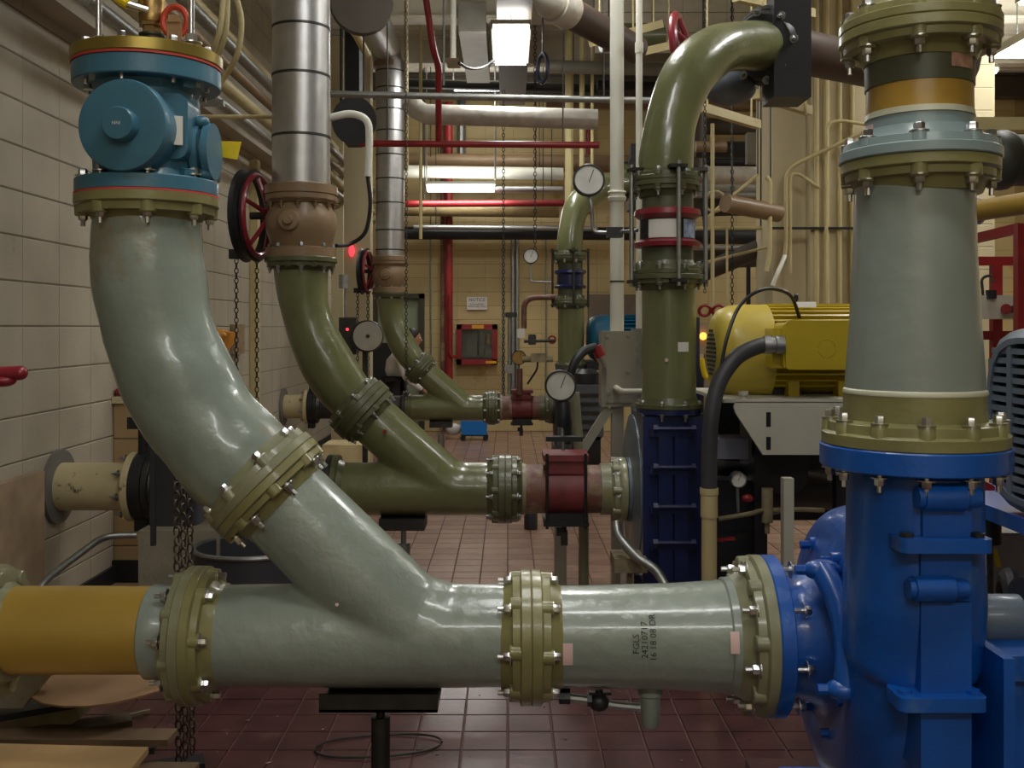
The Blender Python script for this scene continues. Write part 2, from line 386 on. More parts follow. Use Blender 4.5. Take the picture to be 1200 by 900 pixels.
# floor
fl = struct('floor', B().b2((XL-.3, YF, -.2), (XR, YB+.2, -.006)), M_grout)
TP = .165
tm = []
for m in M_tile+[M_tilef]:
    a = TP/2-.0022; b = B(); e = a-.003
    b.add([(-a,-a,-.006), (a,-a,-.006), (a,a,-.006), (-a,a,-.006), (-e,-e,0), (e,-e,0), (e,e,0), (-e,e,0)], [(4,5,6,7), (0,1,5,4), (1,2,6,5), (2,3,7,6), (3,0,4,7)])
    tm.append(mesh_of(b, 'tile', m, (0, 0, 0), 20))
tcount = 0; RB = {0: B(), 1: B(), 2: B(), 3: B()}
rt = random.Random(3)
for iy in range(int(YF/TP), int(YB/TP)):
    for ix in range(int(XL/TP), int(XR/TP)):
        x, y = (ix+.5)*TP, (iy+.5)*TP
        red = y < 4.55+.25*math.sin(x*2.3)+.12*math.sin(x*7)
        k = 3 if red else rt.choice((0, 0, 1, 2))
        px = VX+F*x/max(y, .1)
        vis = (3.4 < y < 4.1 and 60 < px < 980) or (4.6 < y < 7.2 and 500 < px < 745)
        if vis and tcount < 300:
            inst('tile', tm[k], fl, (x, y, 0)); tcount += 1
        elif y > .8 and px > -300 and px < 1500:
            a = TP/2-.004; RB[k].add([(x-a,y-a,0), (x+a,y-a,0), (x+a,y+a,0), (x-a,y+a,0), (x-a,y-a,-.006), (x+a,y-a,-.006), (x+a,y+a,-.006), (x-a,y+a,-.006)], [(0,1,2,3), (0,1,5,4), (1,2,6,5), (2,3,7,6), (3,0,4,7)])
for k, m in enumerate(M_tile+[M_tilef]):
    if RB[k].v: part('floor_tiles', RB[k], m, fl, kind='stuff')
# left wall
wl = struct('wall_left', B().b2((XL-.25, YF, 0), (XL-.006, YB, ZC)), M_mort)
BH = .2145; BW = .40
blocks(wl, (XL-.006, 4.1, 0), (0, 1, 0), (1, 0, 0), 26, 23, BW, BH, M_wall,
       lambda iu, iv: True if (4.1+iu*BW < 8.9 and iv < 21 and (iu < 9 or 3 < iv < 15)) else 'rest')
struct('baseboard_left', B().b2((XL, 4.0, 0), (XL+.02, 14.6, .10)), M_blackp)
# low pier running out from the left wall
lp = struct('wall_pier', B().b2((XL, 6.03, 0), (-1.75, 6.5, 1.05)), M_mort)
blocks(lp, (XL, 6.03, 0), (1, 0, 0), (0, -1, 0), 1, 5, .57, .21, mat('tan_block_paint', C8(176,148,108), .6, var=.1, vscale=3))
part('capping', B().b2((XL, 6.0, 1.05), (-1.74, 6.5, 1.09)), M_pier, lp)
struct('baseboard_pier', B().b2((XL, 6.0, 0), (-1.74, 6.024, .13)), M_blackp)
# soffit beam along the top of the left wall
struct('trim_1', B().b2((XL, 2.0, 3.06), (XL+.16, 14.7, 3.5)), M_wall)
# back wall
bw_ = struct('wall_back', B().b2((XL, YB, 0), (XR, YB+.25, ZC)), M_morty)
def kb(iu, iv):
    x = XL+(iu+.5)*BW; z = (iv+.5)*.2; px = VX+F*x/YB; py = VY-F*(z-EYE)/YB
    if 465 < px < 705 and 275 < py < 500: return True
    if px < 1240: return 'rest'
    return False
blocks(bw_, (XL, YB, 0), (1, 0, 0), (0, -1, 0), 24, 25, BW, .2, M_wally, kb)
struct('wall_right', B().b2((XR, YF, 0), (XR+.2, YB, ZC)), M_pier)
struct('wall_front', B().b2((XL, YF-.2, 0), (XR, YF, ZC)), M_pier)
# central pier wall with shallow steps, then block face
pr = struct('wall_partition', B().b2((2.33, 9.0, 0), (4.28, 9.6, ZC)).b2((2.62, 8.86, 0), (2.84, 9.0, ZC)).b2((3.0, 8.9, 0), (3.1, 9.0, ZC)), M_pier)
blocks(pr, (3.12, 9.0, 0), (1, 0, 0), (0, -1, 0), 3, 24, .38, .2, M_pier, lambda a, b: True if b > 5 else 'rest')
# bulkhead above the right aisle
bh_ = struct('wall_bulkhead', B().b2((.85, 10.0, 4.15), (2.6, 10.25, ZC)), M_mort)
blocks(bh_, (.85, 10.0, 4.17), (1, 0, 0), (0, -1, 0), 4, 4, .43, .2, mat('white_block_paint', C8(215,210,196), .6))
# ceiling: fluted deck
b = B(); y = YF; n = 0; prof = []
while y < YB:
    prof += [(y, ZC), (y+.07, ZC), (y+.09, ZC+.07), (y+.2, ZC+.07), (y+.22, ZC)]; y += .22
for i in range(len(prof)-1):
    (y0, z0), (y1, z1) = prof[i], prof[i+1]
    if y1-y0 < 1e-6: continue
    b.add([(XL, y0, z0), (XR, y0, z0), (XR, y1, z1), (XL, y1, z1)], [(0, 1, 2, 3)])
b.b2((XL, YF, ZC+.1), (XR, YB, ZC+.2))
ce = struct('ceiling', b, M_ceil)
for i, (y, m) in enumerate(((14.2, M_dkbeam), (12.4, M_ceil), (10.6, M_ceil))):
    b = B(); b.b2((XL, y-.09, ZC-.03), (XR, y+.09, ZC)); b.b2((XL, y-.01, ZC-.3), (XR, y+.01, ZC-.03)); b.b2((XL, y-.09, ZC-.33), (XR, y+.09, ZC-.3))
    struct('trim_%d' % (i+2), b, m)
# door at the far wall with its frame
d = struct('door_1', B().b2(P(442, 350, 14.66), (P(492, 350, 14.66).x, 14.69, 0)), M_green)
x0, x1, zt = P(437, 0, 14.6).x, P(497, 0, 14.6).x, P(0, 344, 14.6).z
fb = B().b2((x0, 14.56, 0), (x0+.07, 14.7, zt)).b2((x1-.07, 14.56, 0), (x1, 14.7, zt)).b2((x0, 14.56, zt-.07), (x1, 14.7, zt))
part('door_frame', fb, M_frame, d)
part('door_handle', B().cyl((x0+.13, 14.66, .98), (x0+.13, 14.58, .98), .012, n=8).cyl((x0+.13, 14.59, .98), (x0+.24, 14.59, .98), .01, n=8), M_gsteel, d)
# ---- light fixtures
for x, y, z, al, wf, lab in FIXTURES:
    L = thing('ceiling_light', lab, 'ceiling light', (x, y, z)); a = al == 'y'
    def bb(u0, v0, z0, u1, v1, z1): return B().b2((x+(v0 if a else u0), y+(u0 if a else v0), z+z0), (x+(v1 if a else u1), y+(u1 if a else v1), z+z1))
    if al != 'x':
        body = bb(-.62, -.17, .06, .62, .17, .10)
        for s_ in (-1, 1):
            q = bb(-.62, s_*.165, .02, .62, s_*.18, .10); body.add(q.v, q.f)
        part('housing', body, M_base, L)
        part('diffuser', bb(-.6, -.155, .0, .6, .155, .03), M_tube, L)
    else:
        part('housing', bb(-.46, -.06, .07, .46, .06, .11), M_base, L)
        for s_ in (-1, 1): part('lamp_tube', B().cyl((x-.44, y+s_*.05, z+.02), (x+.44, y+s_*.05, z+.02), .035 if z < 4 else .02, n=12), M_tube, L)
    hb = B()
    for u in (-.45, .45):
        hx, hy = (x, y+u) if a else (x+u, y)
        hb.cyl((hx, hy, z+.1), (hx, hy, 4.36 if abs(x-.03) < .01 and y > 7 else ZC+.08), .008, n=6)
    part('hanger_rod', hb, M_gsteel, L, kind='stuff')
    up = bpy.data.lights.new('added_ceiling_uplight', 'AREA'); up.shape = 'RECTANGLE'; up.size = .3; up.size_y = 1.2; up.energy = LAMP_W*wf*.7; up.color = (1, .97, .90)  # upward lamp added above each housing to brighten the ceiling deck
    uo = bpy.data.objects.new('lamp', up); COL.objects.link(uo); uo.location = (x, y, z+.13); uo.rotation_euler = (math.pi, 0, 0 if a else math.pi/2)
    ld = bpy.data.lights.new('fluorescent', 'AREA'); ld.shape = 'RECTANGLE'; ld.size = .3; ld.size_y = 1.2
    ld.energy = LAMP_W*wf; ld.color = (1, .97, .90); lo = bpy.data.objects.new('lamp', ld); COL.objects.link(lo)
    lo.location = (x, y, z-.01); lo.rotation_euler = (0, 0, 0 if a else math.pi/2)
# ================================================================ line 1, nearest
Y1 = 2.776; s1 = Y1/F
AX = P(0, 745, Y1).z
def q1(px, py=745): return P(px, py, Y1)
X_ = Vector((1, 0, 0)); Z_ = Vector((0, 0, 1)); Y_ = Vector((0, 1, 0))
R1 = 59*s1; RF = 79*s1; RBt = 67*s1; FT = 21*s1
# --- yellow spool at far left
c0, c1 = q1(-2, 738), q1(212, 741)
T = thing('yellow_pipe_spool', 'short amber yellow pipe with scuffed paint at the bottom left edge', 'pipe', (c0.x, Y1, c0.z-.12))
part('pipe', B().lathe(c0, X_, [(0, 50*s1), (196*s1, 50*s1)], 48), M_ylw, T)
ce_ = B()
for a, e in ((-12, 16), (176, 30)): part('end_sleeve', B().lathe(q1(a, 740), X_, [(0, 52*s1), (.004, 54*s1), ((e-4)*s1, 54*s1), (e*s1, 52*s1)], 40), M_grp2, T, 'pale grey-green sleeve')
fa = flange(T, q1(-14, 742), X_, RF, FT, 52*s1, M_olf2, RBt, 8, .2)
bolts(fa, q1(-14, 742), X_, RBt, 8, .2, FT*1.1, .011)
PH = math.radians(12+22.5)
cL = q1(231, 744)
fb_ = flange(T, cL, -X_, RF, 20*s1, 52*s1, M_olf2, RBt, 8, PH, label='grey-green flange with dull bolts')
# --- wye
WY = thing('pipe_wye', 'large grey-green fibreglass wye fitting, nearest of the three wyes', 'pipe fitting', (q1(430).x, Y1, AX-R1))
J = q1(487, 741); bc = q1(311, 567); dB = (bc-J).normalized()
b = B(); b.lathe(q1(236, 744), X_, [(0, 57*s1), (60*s1, 58*s1), (150*s1, 59*s1), (270*s1, 59*s1), (372*s1, 58*s1)], 64)
Lb = (bc-J).length
b.lathe(J+X_*.0, dB, [(0, 58*s1), (Lb*.35, 58*s1), (Lb*.7, 57*s1), (Lb*1.0, 56*s1)], 64)
b.ball(q1(500, 735), 57*s1, (1.05, 1, 1), 32, 20)
b.ball(q1(455, 716), 57*s1, (1, 1, 1), 32, 20)
wm = part('body', b, M_grp, WY); remesh(wm, .007, 30, .5)
f1 = flange(WY, cL, X_, RF, 20*s1, 57*s1, M_olf, RBt, 8, PH, label='olive yellow flange')
bolts(f1, cL, X_, RBt, 8, PH, 44*s1, .0115)
cM = q1(622, 746)
PM = math.radians(2)
f2 = flange(WY, cM, -X_, 77*s1, 22*s1, 58*s1, M_olf, RBt, 8, PM, label='olive yellow flange')
bolts(f2, cM, X_, RBt, 8, PM, 47*s1, .0115)
fc = bc
f3 = flange(WY, fc, -dB, 76*s1, 19*s1, 57*s1, M_olf, 66*s1, 8, .5, label='olive yellow flange')
bolts(f3, fc, dB, 66*s1, 8, .5, 42*s1, .0115)
part('sticker', B().lathe(q1(405, 692)-Y_*.142, (0, -1, 0.2), [(0, .0045), (.002, .004)], 8), M_plabel, WY, 'tiny pale scuff dot')
# --- elbow
EL = thing('pipe_elbow', 'thick grey-green fibreglass elbow with lumpy glossy skin at left', 'pipe fitting', (q1(174).x, Y1, q1(0, 560).z))
ep = [q1(174, 246), q1(173, 275), q1(175, 325), q1(189, 395), q1(221, 468), q1(262, 523), q1(300, 557)]
ep = cr(ep, 7); m_ = len(ep)
rr = []
for i in range(m_):
    t = i/(m_-1); rr.append((57+7*min(1, t*5)-3*math.exp(-((t-.0)/.03)**2)+1.2*math.sin(t*23)-2*max(0, t-.9)*10)*s1)
eb = part('body', B().tube(ep, rr, 64), M_elb, EL)
tx = bpy.data.textures.new('lumps', 'CLOUDS'); tx.noise_scale = .09
dm = eb.modifiers.new('lumps', 'DISPLACE'); dm.texture = tx; dm.strength = .009; dm.mid_level = .5
f4 = flange(EL, fc, dB, 76*s1, 19*s1, 60*s1, M_olf2, 66*s1, 8, .5, label='grey-olive flange')
cV = q1(173, 231)
PV = math.radians(19.4)
f5 = flange(EL, cV, -Z_, 81*s1, 22*s1, 58*s1, M_olf, 70*s1, 8, -PV, boss=.02)
bolts(f5, cV-Z_*.0, Z_, 70*s1, 8, PV, 42*s1, .012)
# --- blue valve
V = thing('check_valve', 'teal blue valve with big round front cover on top of the nearest elbow', 'valve', cV)
b = B(); H = q1(0, 80).z-cV.z
b.lathe(cV+Z_*.03, Z_, [(0, 55*s1), (.03, 60*s1), (H*.45, 62*s1), (H*.8, 56*s1), (H-.02, 58*s1)], 40)
part('body', b, M_teal, V)
vf = flange(V, cV+Z_*.002, Z_, 80*s1, 17*s1, 58*s1, M_teal, 70*s1, 8, 0, boss=0, style=2, name='lower_flange')
part('gasket', B().lathe(cV-Z_*.002, Z_, [(0, 81*s1), (.005, 81*s1)], 40), M_redg, V, 'thin red gasket')
cT = q1(173, 82)
tf = flange(V, cT, -Z_, 83*s1, 22*s1, 56*s1, M_teal, 70*s1, 8, 0, boss=0, style=2, name='upper_flange')
part('gasket', B().lathe(cT-Z_*.0, Z_, [(0, 84*s1), (.006, 84*s1)], 40), M_redg, V, 'thin red gasket')
tp = part('cover_plate', B().lathe(cT+Z_*.006, Z_, [(0, 84*s1), (.003, 85*s1), (.031, 85*s1), (.034, 83*s1)], 48), M_brassp, V, 'olive brass plate')
for i, p in enumerate(circle_pts(cT+Z_*.0, Z_, 71*s1, 8, PV+math.radians(22.5))):
    if True: bolt(tp, p+Z_*.005, Z_, .07, .011)
# round front cover (axis towards the viewer, slightly left)
dc = Vector((-.10, -1, .0)).normalized(); cc = P(142, 146, 2.58)-dc*.174
b = B(); b.lathe(cc, dc, [(0, 47*s1), (.10, 48*s1), (.135, 48*s1), (.14, 51*s1), (.165, 51*s1), (.172, 49.5*s1), (.174, 44*s1)], 56)
cp = part('front_cover', b, M_teal, V)
b = B(); b.lathe(cc+dc*.17+X_*.005-Z_*.002, dc, [(0, 19*s1), (.032, 18.5*s1), (.037, 17*s1)], 32); part('hub', b, M_teal, cp)
wrap_text('NNP', .012, M_white, cp, cc+dc*.2078+X_*.005-Z_*.002, 'f', 1, 0, rot=0, name='cast_lettering')
# side arm with ear and name plate
b = B(); b.rbox(P(205, 152, Y1-.06), (.10, .10, .17), .03, 1)
b.lathe(P(196, 150, Y1-.05), (1, -.2, 0), [(0, .075), (.05, .06)], 24)
for z0 in (205, 96): b.bar(P(196, z0-6, Y1-.02), P(222, z0, Y1-.09), .03, .03)
part('side_housing', b, M_teal, V)
part('name_plate', B().box(P(209, 153, Y1-.125), (.022, .006, .075), Matrix.Rotation(.35, 3, 'Z')), M_white, V, 'small pale metal nameplate')
b = B(); bx = q1(243, 178)
b.lathe(bx-X_*.03, X_, [(0, 33*s1), (.02, 33*s1), (.022, 20*s1), (.03, 22*s1), (.032, 33*s1), (.05, 33*s1)], 24)
for p in (q1(240, 146), q1(243, 206)): b.ball(p-Y_*.03, .022, (1, 1, .8), 12, 8)
b.cyl(q1(205, 178), bx, 24*s1, n=20); part('side_flange', b, M_teal, V)
b = B()
for dx, dy in ((-40, -.03), (40, -.06)): b.cyl(q1(173+dx*1.6, 108)+Y_*dy, q1(173+dx*1.6, 96)+Y_*dy, .014, n=6)
part('nut', b, M_steel, V, kind='stuff')
# threaded hanger rods
for px, lab in ((126, 'left plated steel hanger rod rising from the brass plate'), (235, 'right plated steel hanger rod rising from the brass plate')):
    p = q1(px, 60)-Y_*(.06 if px < 200 else .08)
    H_ = thing('hanger_rod', lab, 'rod', p)
    part('rod', B().cyl(p-Z_*.01, p+Z_*1.6, .0082, n=12), M_steel, H_)
    part('nut', B().lathe(p+Z_*.0, Z_, [(0, .024), (.004, .024), (.004, .016), (.022, .016)], 6), M_steel, H_)
    part('washer', B().lathe(p-Z_*.002, Z_, [(0, .028), (.004, .028)], 20), M_steel, H_)
# brass valve and lever
p = q1(178, 62)-Y_*.0
BV = thing('brass_ball_valve', 'brass ball valve with yellow lever standing on the brass plate', 'valve', p)
part('nipple', B().lathe(p, Z_, [(0, .038), (.012, .038), (.014, .030), (.04, .030), (.045, .034), (.05, .034)], 20), M_dksteel, BV)
part('body', B().lathe(p+Z_*.05, Z_, [(0, .026), (.02, .026), (.02, .034), (.05, .034)], 6).lathe(p+Z_*.08, Z_, [(0, .033), (.02, .037), (.03, .034), (.05, .037), (.07, .034), (.2, .034)], 28), M_brass, BV)
part('lever', B().tube(bend([p+Vector((-.115, -.05, .185)), p+Vector((-.07, -.05, .13)), p+Vector((-.045, -.05, .115))], .02), .014, 10), M_yplas, BV, 'yellow plastic lever grip')
part('lever_arm', B().cyl(p+Vector((-.05, -.05, .117)), p+Vector((-.0, -.03, .105)), .011, n=10), M_steel, BV)
# shackle and strap
p = q1(208, 28)-Y_*.02
b = B().torus(p, (0, 1, 0), .032, .009, 24, 8, 1, 1.25); single('lifting_shackle', b, M_orange, 'orange-red lifting shackle beside the brass valve', 'shackle')
single('lifting_strap', B().b2(q1(200, 66)-Y_*.03, q1(217, 26)-Y_*.02).b2(q1(202, 30)-Y_*.035, q1(215, 22)-Y_*.01), M_tan, 'tan webbing strap hanging down from the orange shackle', 'strap')
# yellow tag by the valve
b = B(); pp = [P(254, 165, 2.9), P(283, 166, 2.9), P(278, 187, 2.9), P(254, 183, 2.9)]; b.prism(pp, (0, .002, 0))
single('warning_tag', b, M_yplas, 'bright yellow plastic tag beside the teal valve', 'tag')
b = B().b2(P(250, 190, 2.92), P(258, 214, 2.96)); single('limit_switch', b, M_blackp, 'small black switch box under the yellow tag', 'switch')
# --- spool to the pump
SP = thing('pipe_spool', 'grey-green pipe spool with stencilled text feeding the bright blue pump', 'pipe', (q1(760).x, Y1, AX-.14))
b = B(); b.lathe(q1(625, 745), X_, [(0, 57*s1), (60*s1, 57.5*s1), (160*s1, 60*s1), (215*s1, 63.5*s1), (226*s1, 64*s1)], 64)
part('pipe', b, M_grp, SP)
part('sleeve', B().lathe(q1(846, 744), X_, [(0, 64*s1), (.004, 66*s1), (20*s1, 67*s1), (44*s1, 68*s1)], 56), M_grp2, SP)
f6 = flange(SP, cM, X_, 77*s1, 22*s1, 58*s1, M_olf, RBt, 8, PM, label='olive yellow flange')
cR = q1(893, 744); RR = 92*s1
f7 = flange(SP, cR, -X_, RR, 24*s1, 66*s1, M_olf2, 81*s1, 8, math.radians(10), boss=.02, label='grey-olive flange')
bolts(f7, cR+X_*.008, X_, 81*s1, 8, math.radians(10), 50*s1, .013)
wrap_text('FGLS     \n24210717  \n16 18 08 DR', .0235, M_ink, SP, q1(748, 745), 'x', 60.3*s1, .26, rot=math.pi/2, name='stencil_text', label='black stencilled text running round the pipe')
for px, py, w, h in ((662, 750, 11, 25), (847, 730, 10, 24)):
    a = -.05 if px < 700 else .18
    part('sticker', patch(q1(px, 745), 'x', 60.0*s1 if px < 700 else 66.5*s1, a, w*s1, h*s1), M_plabel, SP, 'small pink paper sticker')
b = B(); nz = q1(762, 800); b.lathe(nz, -Z_, [(0, 15*s1), (.03, 15*s1), (.035, 12*s1), (.11, 11*s1), (.12, 8*s1)], 24); part('drain_nozzle', b, M_grp2, SP)
DV = thing('drain_valve', 'small drain pipe and valve under the stencilled spool', 'valve', q1(700, 835))
part('pipe', B().tube(bend([q1(655, 816), q1(690, 820), q1(718, 826), q1(750, 829)], .02), 5*s1, 10), M_gsteel, DV)
part('body', B().ball(q1(702, 823), .024, (1.2, 1, 1)).cyl(q1(702, 823), q1(702, 808), .01, n=10).lathe(q1(688, 820), X_, [(0, .018), (.012, .018)], 6), M_blackp, DV)
part('handle', B().bar(q1(690, 812), q1(716, 812), .02, .006), M_blackp, DV)
part('hose_nut', B().lathe(q1(655, 816), X_, [(0, .022), (.03, .022)], 8), M_blackp, DV)
# --- pump
YD = 2.42; sD = YD/F; CX = P(1071, 0, YD).x
PZ = AX
PU = thing('centrifugal_pump', 'large bright blue centrifugal pump at the bottom right', 'pump', (CX, Y1, .12))
b = B()
# volute: sections around the x axis
ns = 40; secs = []
for i in range(ns+1):
    th = 2*math.pi*i/ns   # angle from +Y... swept; discharge leaves upward on the near side
    secs.append(th)
def vol(th):  # centre radius and tube radius
    t = th/(2*math.pi); return .235+.085*t, .085+.065*t
pts = []; rad = []
# begin at top near side, run back (towards +Y), down and forward so that it ends going up at -Y
for i in range(ns+1):
    th = secs[i]*.94; t = th/(2*math.pi)
    rc, rt_ = vol(th); a = math.radians(150)-th   # angle measured from +Y towards +Z
    pts.append(Vector((CX, Y1+rc*math.cos(a), PZ+rc*math.sin(a)))); rad.append(rt_)
ze = P(0, 545, YD).z
pts += [Vector((CX, YD+.02, PZ+.06)), Vector((CX, YD, PZ+.2)), Vector((CX, YD, PZ+.33)), Vector((CX, YD, ze))]
rad += [.158, .160, .155, .152]
b.tube(pts, rad, 40)
b.lathe((CX-.13, Y1, PZ), X_, [(0, .16), (.02, .24), (.05, .28), (.21, .28), (.25, .2)], 48)
b.lathe((q1(905).x, Y1, PZ), X_, [(0, 66*s1), (.05, 66*s1), (.10, .175), (.16, .22), (.25, .25)], 48)
vm = part('volute_casing', b, M_blue, PU); remesh(vm, .010, 6, .5)
sf = flange(PU, cR, X_, RR, 17*s1, 62*s1, M_blue, 81*s1, 8, 0, boss=0, style=2, name='suction_flange')
dfc = P(1071, 520, YD)
df = flange(PU, dfc, -Z_, 106*sD, 26*sD, 70*sD, M_blue, None, 12, 0, boss=0, style=2, name='discharge_flange')
# suction cover ring with lobes
b = B(); xr = P(960, 0, Y1).x
b.ring((xr, Y1, PZ), X_, [(0, .185), (0, .215), (.02, .225), (.05, .225), (.05, .185)], 48)
part('cover_ring', b, M_blue, PU)
for k in range(8):
    a = math.radians(22+45*k); c = Vector((xr+.03, Y1-.245*math.cos(a), PZ+.245*math.sin(a)))
    part('cover_lug', B().lathe(c-X_*.03, X_, [(0, .022), (.07, .022), (.08, .016)], 14).cyl(c+X_*.0, c-X_*.055, .012, n=6), M_blue, PU)
# raised curved gland seen on the near face
arc = [Vector((CX-.145+.015*math.sin(t*3), Y1-.30*math.cos(t)-.0, PZ-.06+.30*math.sin(t))) for t in [math.radians(4+7.5*i) for i in range(9)]]
b = B().tube(arc, .031, 14)
for p in (arc[0], arc[-1]): b.ball(p, .034, (1.5, 1, .8), 14, 8).cyl(p-X_*.07, p, .013, n=6)
part('casing_rib', b, M_blue, PU)
# split flange: back-plate with lugs on the near face
yb = YD-.115
b = B(); x0, x1 = P(1072, 0, yb).x, P(1128, 0, yb).x
for (ya, yz) in ((560, 640), (640, 690), (700, 812), (812, 900)):
    b.b2((x0-.004*(ya > 600), yb-.045, P(0, yz, yb).z), (x1, yb+.08, P(0, ya, yb).z))
part('split_rib', b, M_blue, PU)
for py, w in ((632, 50), (812, 48)):
    b = B(); z = P(0, py, yb).z; xc = P(1094 if py < 700 else 1090, 0, yb).x
    b.rbox((xc, yb-.03, z), (2*w*sD, .10, .030), .02, 2)
    lg = part('split_lug', b, M_blue, PU)
    for e in (-1, 1): part('lug_bolt', B().lathe((xc+e*w*sD*.78, yb-.045, z+.012), Z_, [(0, .016), (.012, .016)], 6), M_blue if py > 700 else M_dksteel, lg)
for py, xa, xb, r in ((583, 1074, 1142, 15), (690, 1064, 1128, 14)):
    b = B().lathe(P(xa, py, yb-.05), X_, [(0, r*.8*sD), (.012, r*.8*sD), (.013, r*sD), ((xb-xa)*sD*.75, r*sD), ((xb-xa)*sD*.8, r*.8*sD), ((xb-xa)*sD, r*.75*sD)], 20)
    part('hinge_boss', b, M_blue, PU)
# backplate, bearing frame, feet
xk = P(1142, 0, Y1).x
part('back_plate', B().lathe((CX+.135, Y1, PZ), X_, [(0, .37), (.025, .37)], 56).b2((CX+.13, YD-.17, .1), (CX+.155, Y1+.1, P(0, 748, 2.4).z)), M_blue, PU)
b = B(); b.lathe((CX+.16, Y1, PZ), X_, [(0, .2), (.06, .15), (.10, .11), (.42, .11), (.44, .08)], 32)
b.b2((CX+.16, YD+.02, P(0, 760, 2.5).z-.06), (CX+.75, Y1+.2, P(0, 760, 2.5).z-.0)); b.b2((CX+.16, YD+.05, .12), (CX+.75, Y1+.2, P(0, 760, 2.5).z-.05))
part('bearing_frame', b, M_blue, PU)
part('pump_foot', B().b2((CX-.16, YD-.05, .12), (CX+.12, Y1+.25, .2)), M_blue, PU)
part('shaft', B().cyl((CX+.55, Y1, PZ+.03), (CX+1.1, Y1, PZ+.03), .035), M_gsteel, PU)
single('pump_plinth', B().b2((CX-.2, YD-.2, 0), (CX+1.2, Y1+.5, .12)), M_tilef, 'dark red painted plinth under the bright blue pump', 'plinth')
# coupling
c = P(1143, 725, 2.62); b = B().lathe(c, X_, [(0, .055), (.01, .062), (.11, .062), (.115, .05)], 28)
K = thing('shaft_coupling', 'grey shaft coupling and black sheave right of the bright blue pump', 'coupling', c); part('hub', b, M_gmot, K)
part('sheave', B().lathe(c+Vector((.115, .0, .0)), X_, [(0, .08), (.01, .105), (.03, .085), (.05, .105), (.07, .085), (.09, .105), (.1, .09)], 36), M_blackp, K)
# --- discharge stack
def qD(px, py): return P(px, py, YD)
PD = math.radians(-21.7)
DS = thing('discharge_pipe', 'tall tapering grey-green pipe standing on the bright blue pump', 'pipe', qD(1071, 520))
f8 = flange(DS, dfc, Z_, 104*sD, 27*sD, 79*sD, M_olf, 94*sD, 12, PD+math.radians(8), boss=.017, hub=.005, style=1)
bolts(f8, dfc, Z_, 94*sD, 12, PD+math.radians(8), 58*sD, .0115)
part('sleeve', B().lathe(qD(1071, 497), Z_, [(0, 80*sD), (36*sD, 79*sD)], 56), M_olf, DS, 'olive yellow sleeve')
part('lip', B().lathe(qD(1071, 461), Z_, [(0, 79.5*sD), (.004, 80*sD), (.010, 79*sD), (.014, 76*sD)], 56), M_cream, DS, 'pale resin lip')
part('pipe', B().lathe(qD(1071, 459), Z_, [(0, 77*sD), (.03, 77*sD), (90*sD, 72*sD), (170*sD, 68*sD), (270*sD, 66*sD)], 64), M_grp2, DS)
cU = qD(1077, 191)
f9 = flange(DS, cU, -Z_, 88*sD, 23*sD, 68*sD, M_olf, 77*sD, 8, -PD, boss=.019, label='olive yellow flange')
US = thing('pipe_spool', 'banded spool of blue-grey, amber and dark green between the top right flanges', 'pipe', cU)
fA = flange(US, cU, Z_, 90*sD, 22*sD, 62*sD, M_bgrey, 77*sD, 8, PD, boss=.019, label='blue-grey flange')
bolts(fA, cU, Z_, 77*sD, 8, PD, 46*sD, .0125)
zs = lambda py: (191-py)*sD
part('blue_grey_band', B().lathe(cU, Z_, [(zs(170), 60*sD), (zs(140), 59*sD)], 48), M_bgrey, US)
part('pale_band', B().lathe(cU, Z_, [(zs(141), 61*sD), (zs(134), 60*sD)], 48), M_cream, US)
part('amber_band', B().lathe(cU, Z_, [(zs(135), 59.5*sD), (zs(104), 59*sD)], 48), M_amber, US)
part('dark_green_band', B().lathe(cU, Z_, [(zs(105), 60.5*sD), (zs(60), 61*sD)], 48), M_dkgreen, US)
part('sticker', patch(cU+Z_*zs(82), 'z', 61.5*sD, math.radians(27), 34*sD, 21*sD), mat('pink_grey_sticker', C8(180,140,120), .5, var=.3, vscale=60), US, 'faded pink sticker')
part('sticker', patch(cU+Z_*zs(158), 'z', 60.5*sD, math.radians(-86), 20*sD, 20*sD), M_plabel, US, 'small pink sticker')
cW = qD(1077, 40)
fB = flange(US, cW, -Z_, 90*sD, 22*sD, 62*sD, M_olf, 77*sD, 8, -PD, boss=.019)
UP = thing('riser_pipe', 'blue-grey riser leaving the frame above the banded spool at top right', 'pipe', cW)
fC = flange(UP, cW, Z_, 90*sD, 20*sD, 62*sD, M_olf, 77*sD, 8, PD, boss=.019)
bolts(fC, cW, Z_, 77*sD, 8, PD, 44*sD, .0125)
part('pipe', B().lathe(cW, Z_, [(.04, 62*sD), (.9, 62*sD)], 48), M_bgrey, UP)
# support under the wye
ST = thing('pipe_support', 'dark channel and pipe column support under the nearest wye', 'support', (q1(446).x, Y1, 0))
zt = AX-59*s1
part('saddle', B().b2((q1(380).x, Y1-.08, zt-.042), (q1(515).x, Y1+.08, zt-.034)).b2((q1(380).x, Y1-.08, zt-.042), (q1(515).x, Y1-.07, zt+.005)).b2((q1(380).x, Y1+.07, zt-.042), (q1(515).x, Y1+.08, zt+.005)), M_dksteel, ST)
part('screw', B().cyl((q1(446).x, Y1, .40), (q1(446).x, Y1, zt-.04), .012, n=12).lathe((q1(446).x, Y1, .465), Z_, [(0, .024), (.02, .024)], 6), M_dksteel, ST)
part('column', B().cyl((q1(446).x, Y1, 0), (q1(446).x, Y1, .445), .026).lathe((q1(446).x, Y1, 0), Z_, [(0, .1), (.012, .1)], 4), M_dksteel, ST)
